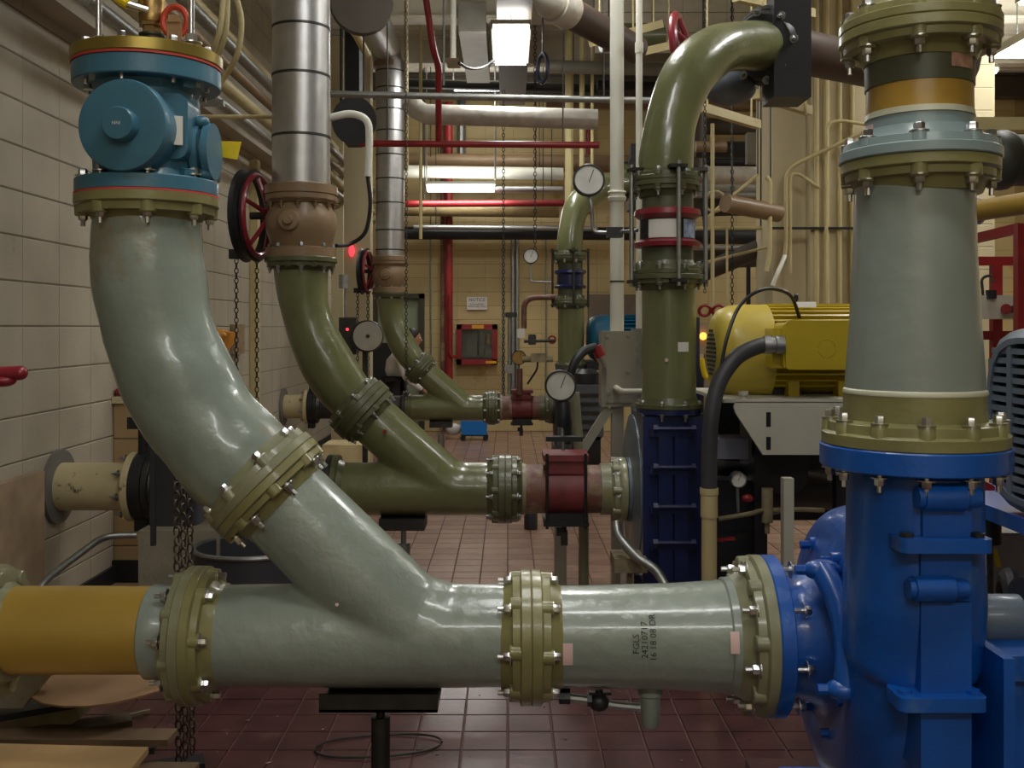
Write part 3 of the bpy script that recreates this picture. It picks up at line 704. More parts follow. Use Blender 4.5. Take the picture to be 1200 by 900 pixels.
# ================================================================ lines 2 and 3
Y2, Y3 = 5.28, 10.57
def chain(name, label, path, link, m=None, group=None, single_links=False):
    """path: polyline; link: link length"""
    m = m or M_blackp; path = [Vector(p) for p in path]
    tot = 0; pos = []
    step = link*.72
    for a, c in zip(path, path[1:]):
        L = (c-a).length; n = max(1, int(L/step))
        for i in range(n): pos.append((a.lerp(c, i/n), (c-a).normalized()))
    if single_links:
        T = thing(name, label, 'chain', path[-1], group)
        lm = mesh_of(B().torus((0, 0, 0), (0, 1, 0), link*.28, link*.085, 10, 5, 1, 1.55), 'link', m, (0, 0, 0))
        for i, (p, d) in enumerate(pos):
            x, y, dd = frame(d); R = Matrix((x, y, dd)).transposed() @ Matrix.Rotation(math.pi/2*(i % 2)+.3, 3, 'Z'); inst('link', lm, T, p, R)
        return T
    b = B()
    for i, (p, d) in enumerate(pos):
        b.torus(p, (0, 1, 0) if i % 2 else (1, 0, 0), link*.28, link*.085, 7, 4, 1, 1.6)
    return single(name, b, m, label, 'chain', group)
def gauge(name_lab, c, r, stem_to=None, face=M_dial, rim=M_blackp, d=(0, -1, 0)):
    d = Vector(d).normalized(); T = thing('pressure_gauge', name_lab, 'gauge', c)
    part('case', B().ring(c, d, [(-.03, r*.9), (-.03, r), (.012, r), (.016, r*.96), (.016, r*.88), (.0, r*.88)], 36).lathe(c-d*.03, d, [(0, r*.95), (.026, r*.95)], 36), rim, T)
    part('dial', B().lathe(c, d, [(-.002, r*.9), (.004, r*.9)], 32), face, T)
    part('needle', B().bar(c+d*.007-Vector((0, 0, r*.15)), c+d*.007+Vector((r*.3, 0, r*.65)), r*.05, .002, d), M_blackp, T)
    if stem_to is not None: part('stem', B().tube(stem_to, max(.008, r*.12), 10), M_gsteel, T)
    return T
def handwheel(T, c, d, R, r, m, spokes=5, name='handwheel', rim=None, label=None, stem=None):
    h = part(name, B().torus(c, d, R, r, 40, 10), rim or m, T, label)
    x, y, dd = frame(d); hub = Vector(c)+dd*R*.3
    b = B()
    for k in range(spokes):
        a = 2*math.pi*k/spokes+.3; e = Vector(c)+(x*math.cos(a)+y*math.sin(a))*R
        b.tube([hub, (hub+e)/2+dd*R*.03, e], r*.75, 8)
    b.lathe(hub-dd*R*.08, dd, [(0, R*.16), (R*.2, R*.16)], 16)
    part('spokes', b, m, h); 
    if stem: part('stem', B().cyl(stem[0], stem[1], stem[2], n=12), M_dksteel, T)
    return h
def motor(T, x0, x1, Yc, Zc, r, mcover, mbody, nf=44, box=True, slots=False):
    """axis along x; fan cover at x0 side"""
    xc = x0+(x1-x0)*.36; L = xc-x0
    fc = part('fan_cover', B().lathe((x0, Yc, Zc), X_, [(0, r*.62), (.01, r*.74), (L*.12, r*.88), (L*.3, r*.97), (L*.5, r), (L, r*1.0), (L, r*.9)], 48), mcover, T)
    sl = B()
    for i in range(-5, 6): sl.b2((x0-.004, Yc-r*.5*math.cos(i*.24), Zc+i*r*.09-.006), (x0+.004, Yc+r*.5*math.cos(i*.24), Zc+i*r*.09+.006))
    part('vent_slots', sl, M_dkvoid, fc)
    b = B(); b.lathe((xc-.02, Yc, Zc), X_, [(0, r*.86), (x1-xc, r*.86)], 48)
    part('stator_frame', b, mbody, T)
    fin = mesh_of(B().b2((0, -.005, 0), (x1-xc-.03, .005, r*.17)), 'cooling_fin', mbody, (0, 0, 0))
    for k in range(nf):
        a = 2*math.pi*k/nf
        if math.sin(a) < -.75: continue
        inst('cooling_fin', fin, T, (xc, Yc-math.cos(a)*r*.85, Zc+math.sin(a)*r*.85), Matrix.Rotation(math.pi/2-a, 3, 'X') if True else None)
    part('end_bell', B().lathe((x1-.02, Yc, Zc), X_, [(0, r*1.0), (.04, r*1.0), (.06, r*.8), (.12, r*.5), (.13, r*.2)], 40), mbody, T)
    part('shaft', B().cyl((x1+.1, Yc, Zc), (x1+.22, Yc, Zc), r*.14), M_gsteel, T)
    b = B()
    for s_ in (-1, 1):
        b.b2((xc-.02, Yc+s_*r*.95-.05, Zc-r*1.04), (x1+.02, Yc+s_*r*.95+.05, Zc-r*.97))
        for u in (.12, .62): b.b2((xc+(x1-xc)*u, Yc+s_*r*.62, Zc-r*1.0), (xc+(x1-xc)*u+.05, Yc+s_*r*.95, Zc-r*.55))
    part('mounting_foot', b, mbody, T, kind='stuff')
    return xc
LBL = {2: 'second pump line', 3: 'farthest pump line'}
def line(k):
    Y0 = Y2 if k == 2 else Y3; dX = 0 if k == 2 else -.15; near = k == 2
    O = Vector((dX, Y0-Y2, 0)); s = Y2/F
    def q(px, py=573, dy=0): return P(px, py, Y2)+O+Y_*dy
    mo = M_ol; nm = LBL[k]; SB = .012 if near else .012
    axz = q(0, 573).z
    def bset(F_, c, d, rb, n, ph, L):
        if near: bolts(F_, c, d, rb, n, ph, L, .0115, m=M_gsteel)
        else:
            b = B()
            for p in circle_pts(c, d, rb, n, ph): b.cyl(p-Vector(d)*(L/2+.02), p+Vector(d)*(L/2+.02), .012, n=6)
            part('bolts', b, M_gsteel, F_, kind='stuff')
    # stub out of the left wall
    T = thing('wall_pipe_stub', 'beige pipe stub with rust specks leaving the left wall on the '+nm, 'pipe', (XL, Y0, axz+.02))
    zc = Vector((XL, Y0, q(0, 570).z))
    xe = q(162).x if near else P(362, 475, Y3).x
    part('escutcheon', B().lathe(zc, X_, [(-.004, .19), (.02, .19), (.024, .15)], 40), mat('dull_grey_paint', C8(110,108,104), .6, var=.12), T, 'dark grey round wall plate')
    part('pipe', B().lathe(zc, X_, [(0, .122), (xe-XL-.02, .122)], 40), M_beige, T)
    fz = Vector((xe, Y0, zc.z)); R_ = .176
    ff = flange(T, fz, -X_, R_, .035, .122, M_beige, .155, 8, .2, boss=0, style=2)
    # butterfly valve + spool to the wye, mostly hidden
    T = thing('butterfly_valve', 'dark butterfly valve next to the beige wall stub of the '+nm, 'valve', fz)
    part('body', B().lathe(fz+X_*.003, X_, [(0, .172), (.06, .172)], 36).cyl(fz+X_*.03, fz+X_*.03+Z_*.32, .03).b2(fz+Vector((-.04, -.05, .3)), fz+Vector((.10, .05, .36)))
         .b2(fz+Vector((0, -.06, -.22)), fz+Vector((.06, .06, -.12))), M_blackp, T)
    bset(bpy.data.objects[ff.name], fz+X_*.01, X_, .152, 8, .2, .13)
    e1 = q(398)
    T = thing('spool_piece', 'dark grey short spool hidden behind the elbow of the '+nm, 'pipe', fz+X_*.07)
    part('pipe', B().cyl(fz+X_*.10, Vector((e1.x-.06, Y0, axz)), .125, n=32), M_dksteel, T)
    flange(T, fz+X_*.065, X_, .172, .03, .125, M_dksteel, .152, 8, .2, boss=0, style=2)
    f0 = flange(T, e1-X_*.03, -X_, .176, .03, .125, M_dksteel, .152, 8, .2, boss=0, style=2)
    # wye
    lab = 'olive green fibreglass wye fitting on the '+nm
    Wy = thing('pipe_wye', lab, 'pipe fitting', q(480, 605))
    J = q(527, 572); bc = q(424, 480); dB = (bc-J).normalized(); rr = 31*s
    b = B().lathe(e1-X_*.02, X_, [(0, rr), ((577-398)*s+.02, rr)], 48); b.lathe(J, dB, [(0, rr), ((bc-J).length, 30*s)], 48)
    b.ball(q(532, 569), rr*.97, (1.05, 1, 1), 24, 16); b.ball(q(505, 556), rr*.97, (1, 1, 1), 24, 16)
    o = part('body', b, mo, Wy); remesh(o, .012 if near else .02, 14 if near else 6, .5)
    flange(Wy, e1-X_*.03, X_, .176, .03, rr, M_old, .152, 8, .2, style=2, boss=0)
    RFm = 40*s; t = 14*s
    f1 = flange(Wy, q(592), -X_, RFm, t, rr, M_old, 35*s, 8, .1, boss=.018 if near else 0)
    bset(f1, q(592), X_, 35*s, 8, .1, 2*t)
    f2 = flange(Wy, bc, -dB, RFm, t, rr, M_old, 34*s, 8, .3, boss=.018 if near else 0, name='branch_flange')
    bset(f2, bc, dB, 34*s, 8, .3, 2*t)
    if near: part('sticker', B().lathe(P(451, 506, Y2-.145), (0, -1, 0), [(0, .012), (.003, .012)], 5), M_red, Wy, 'tiny red dot')
    # elbow
    El = thing('pipe_elbow', 'olive green fibreglass elbow curving up from the wye on the '+nm, 'pipe fitting', q(353, 480))
    ep = cr([q(353, 306), q(353, 325), q(357, 360), q(370, 400), q(393, 442), q(415, 470), q(422, 478)], 6)
    part('body', B().tube(ep, [29.5*s+.008*math.sin(i*.35) for i in range(len(ep))], 40), mo, El)
    flange(El, bc, dB, RFm, t, rr, M_old, 34*s, 8, .3, boss=.018 if near else 0, name='branch_flange')
    ct = q(353, 302)
    f3 = flange(El, ct, -Z_, 42*s, 11*s, 30*s, M_old, 36*s, 8, .2, boss=.018 if near else 0, name='upper_flange')
    bset(f3, ct, Z_, 36*s, 8, .2, 22*s)
    # brown check valve
    Vv = thing('gate_valve', 'brown bolted valve under the silver pipe of the '+nm, 'valve', ct)
    zz = lambda py: (302-py)*s
    part('body', B().lathe(ct, Z_, [(0, 41*s), (zz(292), 41*s), (zz(290), 34*s), (zz(285), 36*s), (zz(272), 40*s), (zz(262), 41.5*s), (zz(252), 40*s), (zz(244), 36*s), (zz(240), 35*s)], 48), M_brown, Vv)
    part('bonnet', B().lathe(ct+Z_*zz(240), Z_, [(0, 37*s), (.02, 41*s), (10*s, 41*s), (10*s+.004, 40*s), (11*s, 42*s), (21*s, 42*s), (23*s, 36*s)], 48), M_brown, Vv)
    part('end_cap', B().lathe(q(347, 262, -40*s), -Y_, [(0, 13*s), (.02, 11*s), (.022, 6*s), (.04, 5*s)], 24), M_brown, Vv)
    if near:
        for p in circle_pts(ct+Z_*zz(237), Z_, 38*s, 12, .1): bolt(Vv, p-Z_*.005, Z_, .01, .012, M_brown)
    # chain handwheel
    wc = q(294, 253)
    wd = Vector((.99, -.12, 0)).normalized()
    CW = thing('chain_operated_handwheel', 'maroon spoked wheel with black rim left of the '+('near' if near else 'far')+' brown valve', 'handwheel', wc)
    part('rim', B().ring(wc, wd, [(-.03, .215), (-.03, .24), (-.012, .222), (.012, .222), (.03, .24), (.03, .215)], 48), M_blackp, CW)
    handwheel(CW, wc+wd*.035, wd, .205, .016, M_redm, 5, 'wheel')
    part('stem', B().cyl(wc, wc+wd*.2, .02, n=12), M_dksteel, CW)
    part('chain_guide', B().b2(wc+Vector((-.12, .02, -.22)), wc+Vector((-.05, .06, -.17))), M_dksteel, CW)
    zb = q(0, 470 if near else 440).z
    for i, ox in enumerate((-.235*.37*0-.07, .04)):
        p = wc+Vector((ox, 0, -.19)); p = q(277 if i == 0 else 301, 300)
        chain('hand_chain', ('left' if i == 0 else 'right')+' chain hanging from the '+('near' if near else 'far')+' maroon spoked wheel', [p, Vector((p.x, p.y, zb-.4))], .035 if near else .05)
    # silver pipe
    SV = thing('insulated_pipe', 'silver clad vertical pipe with dark bands rising from the '+nm, 'pipe', q(353, 217))
    ztop = ZC if near else P(0, 72, Y3).z
    zb0 = q(0, 218).z
    part('cladding', B().lathe(Vector((q(353).x, Y0, zb0)), Z_, [(0, 33.5*s), (ztop-zb0, 33.5*s)], 48), M_silver, SV)
    bands = (-8, 36, 92, 163) if near else [383+(y-383)*2 for y in (85, 105, 130, 155, 183, 211, 239, 271, 294)]
    for py in bands: part('band', B().lathe(Vector((q(353).x, Y0, q(0, py).z)), Z_, [(0, 33.5*s), (.001, 34.3*s), (.013, 34.3*s), (.014, 33.5*s)], 40), M_dksteel, SV)
    # spool + strainer to the pump
    T = thing('pipe_spool', 'short primer red pipe before the strainer of the '+nm, 'pipe', q(620, 600))
    part('pipe', B().lathe(q(592), X_, [(.03, 29*s), ((640-592)*s, 28*s)], 40), M_rust, T)
    part('sleeve', B().lathe(q(592), X_, [(.05, 30.5*s), ((616-592)*s, 30*s)], 40), mat('grey_olive_sleeve', C8(140,132,104), .4), T)
    flange(T, q(592), X_, RFm, t, rr*.95, M_old, 35*s, 8, .1, boss=.018 if near else 0)
    T = thing('strainer', 'dusty red clamped strainer body with drain cock on the '+nm, 'valve', q(662, 610))
    b = B().lathe(q(638), X_, [(0, 27*s), (.01, 30*s), ((686-638)*s-.01, 30*s), ((686-638)*s, 27*s)], 40).b2(q(640, 536, -.11), q(683, 552, .11))
    part('body', b, M_pink, T)
    part('top_plate', B().b2(q(636, 530, -.13), q(688, 537, .13)), M_pink, T)
    part('bottom_plate', B().b2(q(640, 597, -.12), q(684, 612, .12)).b2(q(636, 607, -.14), q(688, 611, .14)), M_blackp, T)
    if near:
        for px in (640, 684): part('tie_bolt', B().cyl(q(px, 528, -.13), q(px, 614, -.13), .008, n=8), M_dksteel, T)
    part('drain_cock', B().cyl(q(661, 611), q(661, 634), .012, n=10).b2(q(652, 619, -.02), q(661, 627, .02)).b2(q(657, 622, -.03), q(665, 638, .03)), M_dksteel, T)
    T = thing('pipe_spool', 'rust brown pipe between the red strainer and the pump on the '+nm, 'pipe', q(705, 600))
    part('pipe', B().lathe(q(686), X_, [(0, 28*s), ((733-686)*s, 28*s)], 40), M_rust, T)
    part('sleeve', B().lathe(q(703), X_, [(0, 30*s), ((733-703)*s, 30*s)], 40), M_olf2 if near else M_old, T)
    f5 = flange(T, q(733), -X_, 37*s, 16*s, 28*s, M_olf2 if near else M_old, 33*s, 8, .1, boss=.018 if near else 0)
    bset(f5, q(736), X_, 33*s, 8, .1, .11)
    # pump body
    mp = M_navy if near else mat('pump_grey_paint', C8(86,90,94), .45, var=.2); mpn = 'dark navy' if near else 'dark grey'
    PU = thing('centrifugal_pump', mpn+' pump with vertical bolted split flange on the '+nm, 'pump', q(780, 665))
    cx = q(775); y_n = -.30
    b = B().lathe(Vector((q(740).x, Y0, axz)), X_, [(0, .15), (.02, .36), (.05, .40), (.28, .40), (.32, .36), (.36, .2)], 48)
    part('volute_casing', b, mp, PU)
    part('suction_flange', B().lathe(q(733)+X_*.003, X_, [(0, 37*s), (.04, 37*s)], 36), M_gmot if near else M_dksteel, PU)
    part('suction_cover', B().lathe(Vector((q(740).x-.012, Y0, axz)), X_, [(0, .33), (.012, .385), (.05, .385)], 48), M_gmot if near else M_dksteel, PU, 'grey cover ring')
    xa, xb = P(750, 0, Y2+y_n).x+dX, P(817, 0, Y2+y_n).x+dX
    b = B().b2((xa, Y0+y_n-.11, .28), (xb, Y0+.05, P(0, 486, Y2+y_n).z))
    part('discharge_nozzle', b, mp, PU)
    xm = (xa+xb)/2
    part('split_rib', B().b2((xm-.07, Y0+y_n-.15, .30), (xm-.006, Y0+y_n-.10, P(0, 500, Y2+y_n).z)).b2((xm+.006, Y0+y_n-.15, .30), (xm+.07, Y0+y_n-.10, P(0, 500, Y2+y_n).z)), mp, PU)
    if near:
        for py in (507, 552, 598, 640):
            z = P(0, py, Y2-.45).z
            part('split_lug', B().b2((xm-.11, Y0+y_n-.155, z-.018), (xm+.11, Y0+y_n-.10, z+.018)), mp, PU)
            part('tie_bolt', B().cyl((xm-.09, Y0+y_n-.17, z+.02), (xm+.09, Y0+y_n-.17, z+.02), .012, n=8).cyl((xm-.10, Y0+y_n-.17, z+.02), (xm-.078, Y0+y_n-.17, z+.02), .022, n=6).cyl((xm+.08, Y0+y_n-.17, z+.02), (xm+.1, Y0+y_n-.17, z+.02), .02, n=6), M_navy, PU)
    part('pump_foot', B().b2((xa-.03, Y0-.3, .0), (xb+.05, Y0+.3, .29)), mp, PU)
    # discharge riser, near side like pump 1
    yd = -.30; cD = q(783, 486, yd)
    def qd(px, py): return P(px, py, Y2+yd)+O
    sd = (Y2+yd)/F
    RS = thing('discharge_pipe', 'olive riser pipe standing on the '+mpn+' pump', 'pipe', qd(783, 485))
    cF = qd(784, 478)
    b1 = flange(RS, cF, Z_, 39*sd, 6*sd, 32*sd, M_old, 36*sd, 8, .4, boss=.012 if near else 0, style=2)
    part('lower_ring', B().lathe(cF, -Z_, [(0, 38*sd), (6*sd, 38*sd)], 40), mp, RS)
    bset(b1, cF, Z_, 35*sd, 8, .4, 10*sd)
    part('pipe', B().lathe(cF, Z_, [(0, 31.5*sd), ((478-335)*sd, 31.5*sd)], 48), mo, RS)
    if near:
        part('sticker', patch(qd(783, 406), 'z', 32*sd, .42, .06, .045), M_white, RS, 'small white label')
        part('sticker', B().lathe(qd(776, 421)-Y_*.136, -Y_, [(0, .01), (.002, .009)], 5), M_plabel, RS)
    c3 = qd(782, 322)
    b2_ = flange(RS, c3, -Z_, 42*sd, 11*sd, 32*sd, M_old, 37*sd, 8, .4, boss=.018 if near else 0)
    EJ = thing('expansion_joint', 'expansion joint with tie rods, '+('maroon rings and white printed sleeve' if near else 'dark blue sleeve, on the farthest line'), 'pipe fitting', c3)
    fE = flange(EJ, c3, Z_, 41*sd, 9*sd, 30*sd, M_old, 37*sd, 8, .4, boss=.018 if near else 0, label='lower olive flange')
    bset(fE, c3, Z_, 37*sd, 8, .4, 20*sd)
    z3 = lambda py: (322-py)*sd
    part('neck', B().lathe(c3, Z_, [(.03, 30*sd), (z3(288), 30*sd)], 36), M_dkgreen, EJ)
    mr = M_redm if near else M_navy
    part('ring', B().lathe(c3, Z_, [(z3(291), 30*sd), (z3(290), 38*sd), (z3(285), 39*sd), (z3(281), 32*sd)], 40), mr, EJ)
    part('ring', B().lathe(c3, Z_, [(z3(258), 32*sd), (z3(253), 39*sd), (z3(247), 38*sd), (z3(245), 30*sd)], 40), mr, EJ)
    part('sleeve', B().lathe(c3, Z_, [(z3(283), 32*sd), (z3(257), 32*sd)], 40), M_blackp if near else M_navy, EJ)
    if near:
        part('label', patch(c3+Z_*z3(270), 'z', 32.2*sd, -.33, 35*sd, 21*sd), M_white, EJ, 'white printed label')
        part('label', patch(c3+Z_*z3(270), 'z', 32.2*sd, .80, 22*sd, 21*sd), mat('blue_white_label', C8(150,165,190), .5, var=.4, vscale=40), EJ, 'blue and white label')
    part('upper_neck', B().lathe(c3, Z_, [(z3(246), 30*sd), (z3(228), 30*sd)], 36), M_dkgreen, EJ)
    c4 = qd(780, 214)
    fF = flange(EJ, c4, -Z_, 40*sd, 11*sd, 30*sd, M_old, 36*sd, 8, .4, boss=.018 if near else 0, label='upper olive flange')
    for a in (math.radians(78), math.radians(-78), math.radians(8), math.radians(180)):
        e = Vector((math.sin(a)*44*sd, -math.cos(a)*44*sd, 0)); base = Vector((c3.x, c3.y, 0))
        part('tie_rod', B().cyl(base+e+Z_*(c3.z-.06), base+e+Z_*(c4.z+.08), .011, n=10), M_gsteel if near else M_dksteel, EJ)
        for zq in (c3.z-.035, c4.z+.055): part('rod_plate', B().bar(base+e*1.06+Z_*zq, base+e*.55+Z_*zq, .08, .016), M_dksteel, EJ)
    # upper elbow
    UE = thing('pipe_elbow', 'olive elbow turning over the top of the riser on the '+nm, 'pipe fitting', c4)
    f6 = flange(UE, c4, Z_, 40*sd, 10*sd, 30*sd, M_old, 36*sd, 8, .4, boss=.018 if near else 0, name='lower_flange')
    bset(f6, c4, Z_, 36*sd, 8, .4, 20*sd)
    DV_ = Vector((.83, .56, 0)).normalized()
    if near:
        pth = [qd(780, 208), qd(781, 180), P(787, 140, 5.0)+O, P(806, 90, 5.06)+O, P(838, 60, 5.2)+O, P(868, 54, 5.4)+O, P(893, 54, 5.6)+O]
    else:
        pth = [qd(780, 208), qd(781, 180), P(785, 140, 5.0)+O, P(800, 90, 5.06)+O, P(838, 60, 5.2)+O, P(868, 54, 5.4)+O, P(893, 54, 5.6)+O]
    part('body', B().tube(cr(pth, 6), [31*sd+.004*math.sin(i*.4) for i in range(37)], 40), mo, UE)
    pe = pth[-1]; dd = (pth[-1]-pth[-2]).normalized()
    part('upper_flange', B().lathe(pe, dd, [(0, .17), (.03, .19), (.05, .19)], 36), M_blackp if near else M_old, UE)  # near flange coloured black for the shadow it sits in
    GV = thing('wafer_valve', 'large dark bolted valve at the end of the upper elbow on the '+nm, 'valve', pe)
    part('body', B().lathe(pe+dd*.055, dd, [(0, .20), (.03, .22), (.09, .22), (.12, .20)], 36).b2(pe+Vector((.04, -.1, -.30)), pe+Vector((.24, .16, .24))).b2(pe+Vector((.06, -.08, .2)), pe+Vector((.20, .14, .4))), M_blackp, GV)
    if near:
        part('gear_box', B().ball(pe+Vector((-.13, .22, -.17)), .12, (1.3, 1, .9)), mat('dull_blue_grey_casting', C8(96,104,116), .5, var=.3, vscale=12), GV)
        for p in circle_pts(pe+dd*.05, dd, .185, 8, .2): bolt(GV, p, dd, .10, .014, M_gsteel)
    DP = thing('header_pipe', 'dark brown pipe running off behind the upper valve of the '+nm, 'pipe', pe+dd*.2)
    hd = Vector((.6, .8, 0)).normalized()
    pz = pe+dd*.18; 
    pz2 = pz+Vector((.95, .62, 0))*(1.55 if near else .8)
    part('pipe', B().tube(bend([pz, pz2, Vector((pz2.x, pz2.y, ZC-.005))], .3), .125, 24), mat('dark_brown_pipe', C8(74,60,52), .5, var=.15), DP)
line(2); line(3)
# red-rimmed wheel behind the upper elbow of line 2
wc = P(797, 58, 5.9); HW = thing('valve_handwheel', 'dark red handwheel behind the top of the big olive elbow', 'handwheel', wc)
handwheel(HW, wc, Vector((.93, -.35, .1)).normalized(), .19, .026, M_redm, 5, 'wheel')
# gauges of line 2
g = P(657, 452, Y2-.12)
gauge('large round gauge above the red strainer of the second line', g, .080, [g-Z_*.06+Y_*.03, P(660, 528, Y2-.10)])
single('gauge_isolator', B().lathe(P(660, 500, Y2-.09), Z_, [(0, .035), (.02, .04), (.12, .04), (.14, .03)], 20).b2(P(640, 512, Y2-.14), P(682, 516, Y2-.08)), M_blackp, 'dark valve block under the large round gauge', 'valve')
g = P(690, 211, Y2-.2)
gauge('large round gauge beside the white vertical pipe', g, .080, bend([g-Z_*.06+Y_*.03, P(693, 240, Y2-.18), P(695, 272, Y2-.16), P(712, 273, Y2-.18), P(747, 270, Y2-.3)], .03))
single('gauge_valve', B().b2(P(712, 266, Y2-.24), P(728, 279, Y2-.16)), M_blackp, 'small black valve on the stem of the upper round gauge', 'valve')
g = P(622, 300, Y3-.2); gauge('small round gauge left of the farthest expansion joint', g, .078, bend([g-Z_*.06+Y_*.03, P(622, 330, Y3-.18), P(650, 331, Y3-.3)], .03))
g = P(608, 419, Y3-.2); gauge('small yellowish gauge above the strainer of the farthest pump line', g, .075, [g-Z_*.06+Y_*.03, P(608, 458, Y3-.1)], face=M_brass)
g = P(865, 562, 4.75); gauge('small white faced gauge under the grey motor base', g, .037, [g-Z_*.03+Y_*.02, P(865, 600, 4.77)], face=M_white, rim=M_gsteel)
# yellow motor on its base
YM = 5.0
T = thing('electric_motor', 'big yellow electric motor on a pale grey base', 'motor', P(925, 470, YM))
xm = motor(T, P(836, 0, YM).x, P(1012, 0, YM).x, YM+.05, P(0, 413, YM).z, .235, M_ymot2, M_ymot, 44)
yb_ = YM-.30
jb = part('terminal_box', B().rbox(P(953, 405, yb_)+Y_*.03, (77*yb_/F, .16, 54*yb_/F), .02, 1), M_ymot, T)
part('box_lid', B().rbox(P(955, 404, yb_)-Y_*.06, (78*yb_/F, .02, 57*yb_/F), .022, 1), M_ymot, jb)
part('emblem', B().torus(P(969, 408, yb_-.07), Y_, .041, .003, 28, 6), M_ymot, jb)
wrap_text('S', .05, M_ymot, jb, P(969, 408, yb_-.0735), 'f', 1, 0, rot=0, name='cast_letter')
part('box_neck', B().b2(P(905, 385, yb_), P(930, 430, yb_+.14)), M_ymot, T)
part('name_plate', B().box(P(944, 357, YM-.12), (.10, .003, .03), Matrix.Rotation(-.5, 3, 'X')), M_white, T, 'pale nameplate')
part('eye_bolt', B().torus(P(933, 349, YM), X_, .018, .006, 14, 6), M_blackp, T)
T = thing('steel_plinth', 'pale grey box-shaped plinth with slanted corner under the yellow motor', 'plinth', P(925, 535, 4.8))
yf = 4.62; pts = [P(860, 477, yf), P(862, 484, yf), P(894, 533, yf), P(1010, 533, yf), P(1010, 471, yf), P(862, 471, yf)]
part('front_panel', B().prism(pts, (0, .02, 0)), M_base, T)
part('top_plate', B().b2((P(848, 0, yf).x, yf, P(0, 472, yf).z), (P(1012, 0, yf).x, 5.5, P(0, 468, yf).z)), M_base, T)
for pa, pb in (((898, 483), (903, 500)), ((898, 512), (903, 527))): part('slot', B().b2(P(*pa, yf-.003), P(*pb, yf+.001)), M_dkvoid, T)
b = B()
for px, y in ((890, 4.9), (985, 4.9), (890, 5.4), (985, 5.4)): b.b2((P(px, 0, y).x-.03, y-.03, 0), (P(px, 0, y).x+.03, y+.03, P(0, 500, y).z+.02))
part('legs', b, M_blackp, T, kind='stuff')
part('leveling_stud', B().cyl(P(871, 471, 4.66), P(871, 458, 4.66), .016, n=12).cyl(P(871, 463, 4.66), P(871, 458, 4.66), .024, n=12), M_base, T)
T = thing('bearing_frame', 'dark bearing frame and drive under the grey motor base', 'machine', (1.12, 5.2, 0))
part('frame', B().b2((.98, 5.0, 0), (1.25, 5.5, .75)).lathe((1.0, Y2, .66), X_, [(0, .16), (.3, .14), (.5, .1), (.7, .1)], 28), M_blackp, T)
part('guard', B().rbox((1.32, 5.1, .95), (.25, .35, .5), .08, 1), M_blackp, T)
part('side_rail', B().b2(P(812, 514, 4.9), P(866, 532, 5.1)), mat('pale_violet_grey_rail', C8(120,124,140), .5), T)
# hoses
T = thing('flexible_conduit', 'thick black flexible conduit curving down from the yellow terminal box', 'conduit', P(832, 575, 4.55))
hp = cr([P(905, 403, 4.68), P(885, 407, 4.64), P(862, 420, 4.6), P(843, 448, 4.57), P(834, 485, 4.55), P(831, 530, 4.55), P(831, 580, 4.55)], 6)
part('hose', B().tube(hp, .036, 16), M_hose, T)
part('gland', B().lathe(P(895, 404, 4.66), (1, -.05, 0), [(0, .042), (.03, .044), (.032, .036), (.05, .036), (.052, .043), (.09, .043)], 12), M_gsteel, T)
cp_ = bend([P(845, 450, 4.58), P(845, 430, 4.58), P(853, 392, 4.6), P(868, 357, 4.65), P(895, 339, 4.7), P(925, 345, 4.8), P(935, 362, 4.85), P(937, 372, 4.88)], .2, 4)
single('thin_cable', B().tube(cr([P(838, 470, 4.58), P(845, 430, 4.58), P(853, 392, 4.6), P(868, 357, 4.65), P(895, 339, 4.7), P(925, 345, 4.8), P(937, 372, 4.88)], 6), .0085, 8), M_blackp, 'thin black cable looping over the top of the yellow motor', 'cable')
T = thing('conduit_riser', 'pale grey plastic conduit pipe left of the small gauge', 'conduit', (P(831, 0, 4.55).x, 4.55, 0))
cxr = P(831, 0, 4.55)
part('pipe', B().cyl((cxr.x, 4.55, 0), (cxr.x, 4.55, P(0, 600, 4.55).z), .034), M_cond, T)
part('coupling', B().lathe((cxr.x, 4.55, P(0, 606, 4.55).z), Z_, [(0, .038), (.1, .038), (.102, .041), (.13, .041)], 24), M_cond, T)
single('gauge_tap', B().ball(P(876, 584, 4.72), .024, (1.1, .8, .8)), M_red, 'small red valve knob beside the white faced gauge', 'knob')
single('stop_bar', B().bar(P(840, 633, 4.7), P(861, 631, 4.7), .02, .012), M_red, 'small red bar handle low beside the conduit riser', 'handle')
single('thin_pipe_run', B().tube(bend([P(842, 608, 4.72), P(880, 602, 4.72), P(892, 598, 4.75), P(935, 597, 4.8), P(965, 598, 4.85)], .03), .011, 8).cyl(P(899, 572, 4.76), P(899, 612, 4.76), .026).cyl(P(899, 612, 4.76), P(899, 625, 4.76), .012), M_wood, 'dull brass sight pipe with fittings under the motor base', 'pipe')
single('strut_post', B().b2((P(917, 0, 4.4).x, 4.38, 0), (P(929, 0, 4.4).x, 4.43, P(0, 560, 4.4).z)), M_base, 'slim grey strut post between the conduit riser and the blue pump', 'post')
single('dark_gap_filler', B().b2((P(838, 0, 5.56).x, 5.56, .45), (P(1012, 0, 5.56).x, 5.6, P(0, 470, 5.56).z)).b2((P(838, 0, 5.56).x, 5.56, 0), (P(878, 0, 5.56).x, 5.6, .5)), M_black, 'added black sheet darkening the gap behind the plinth under the yellow motor', 'panel')  # added sheet, hides the pale wall and stands for the dark under the motor
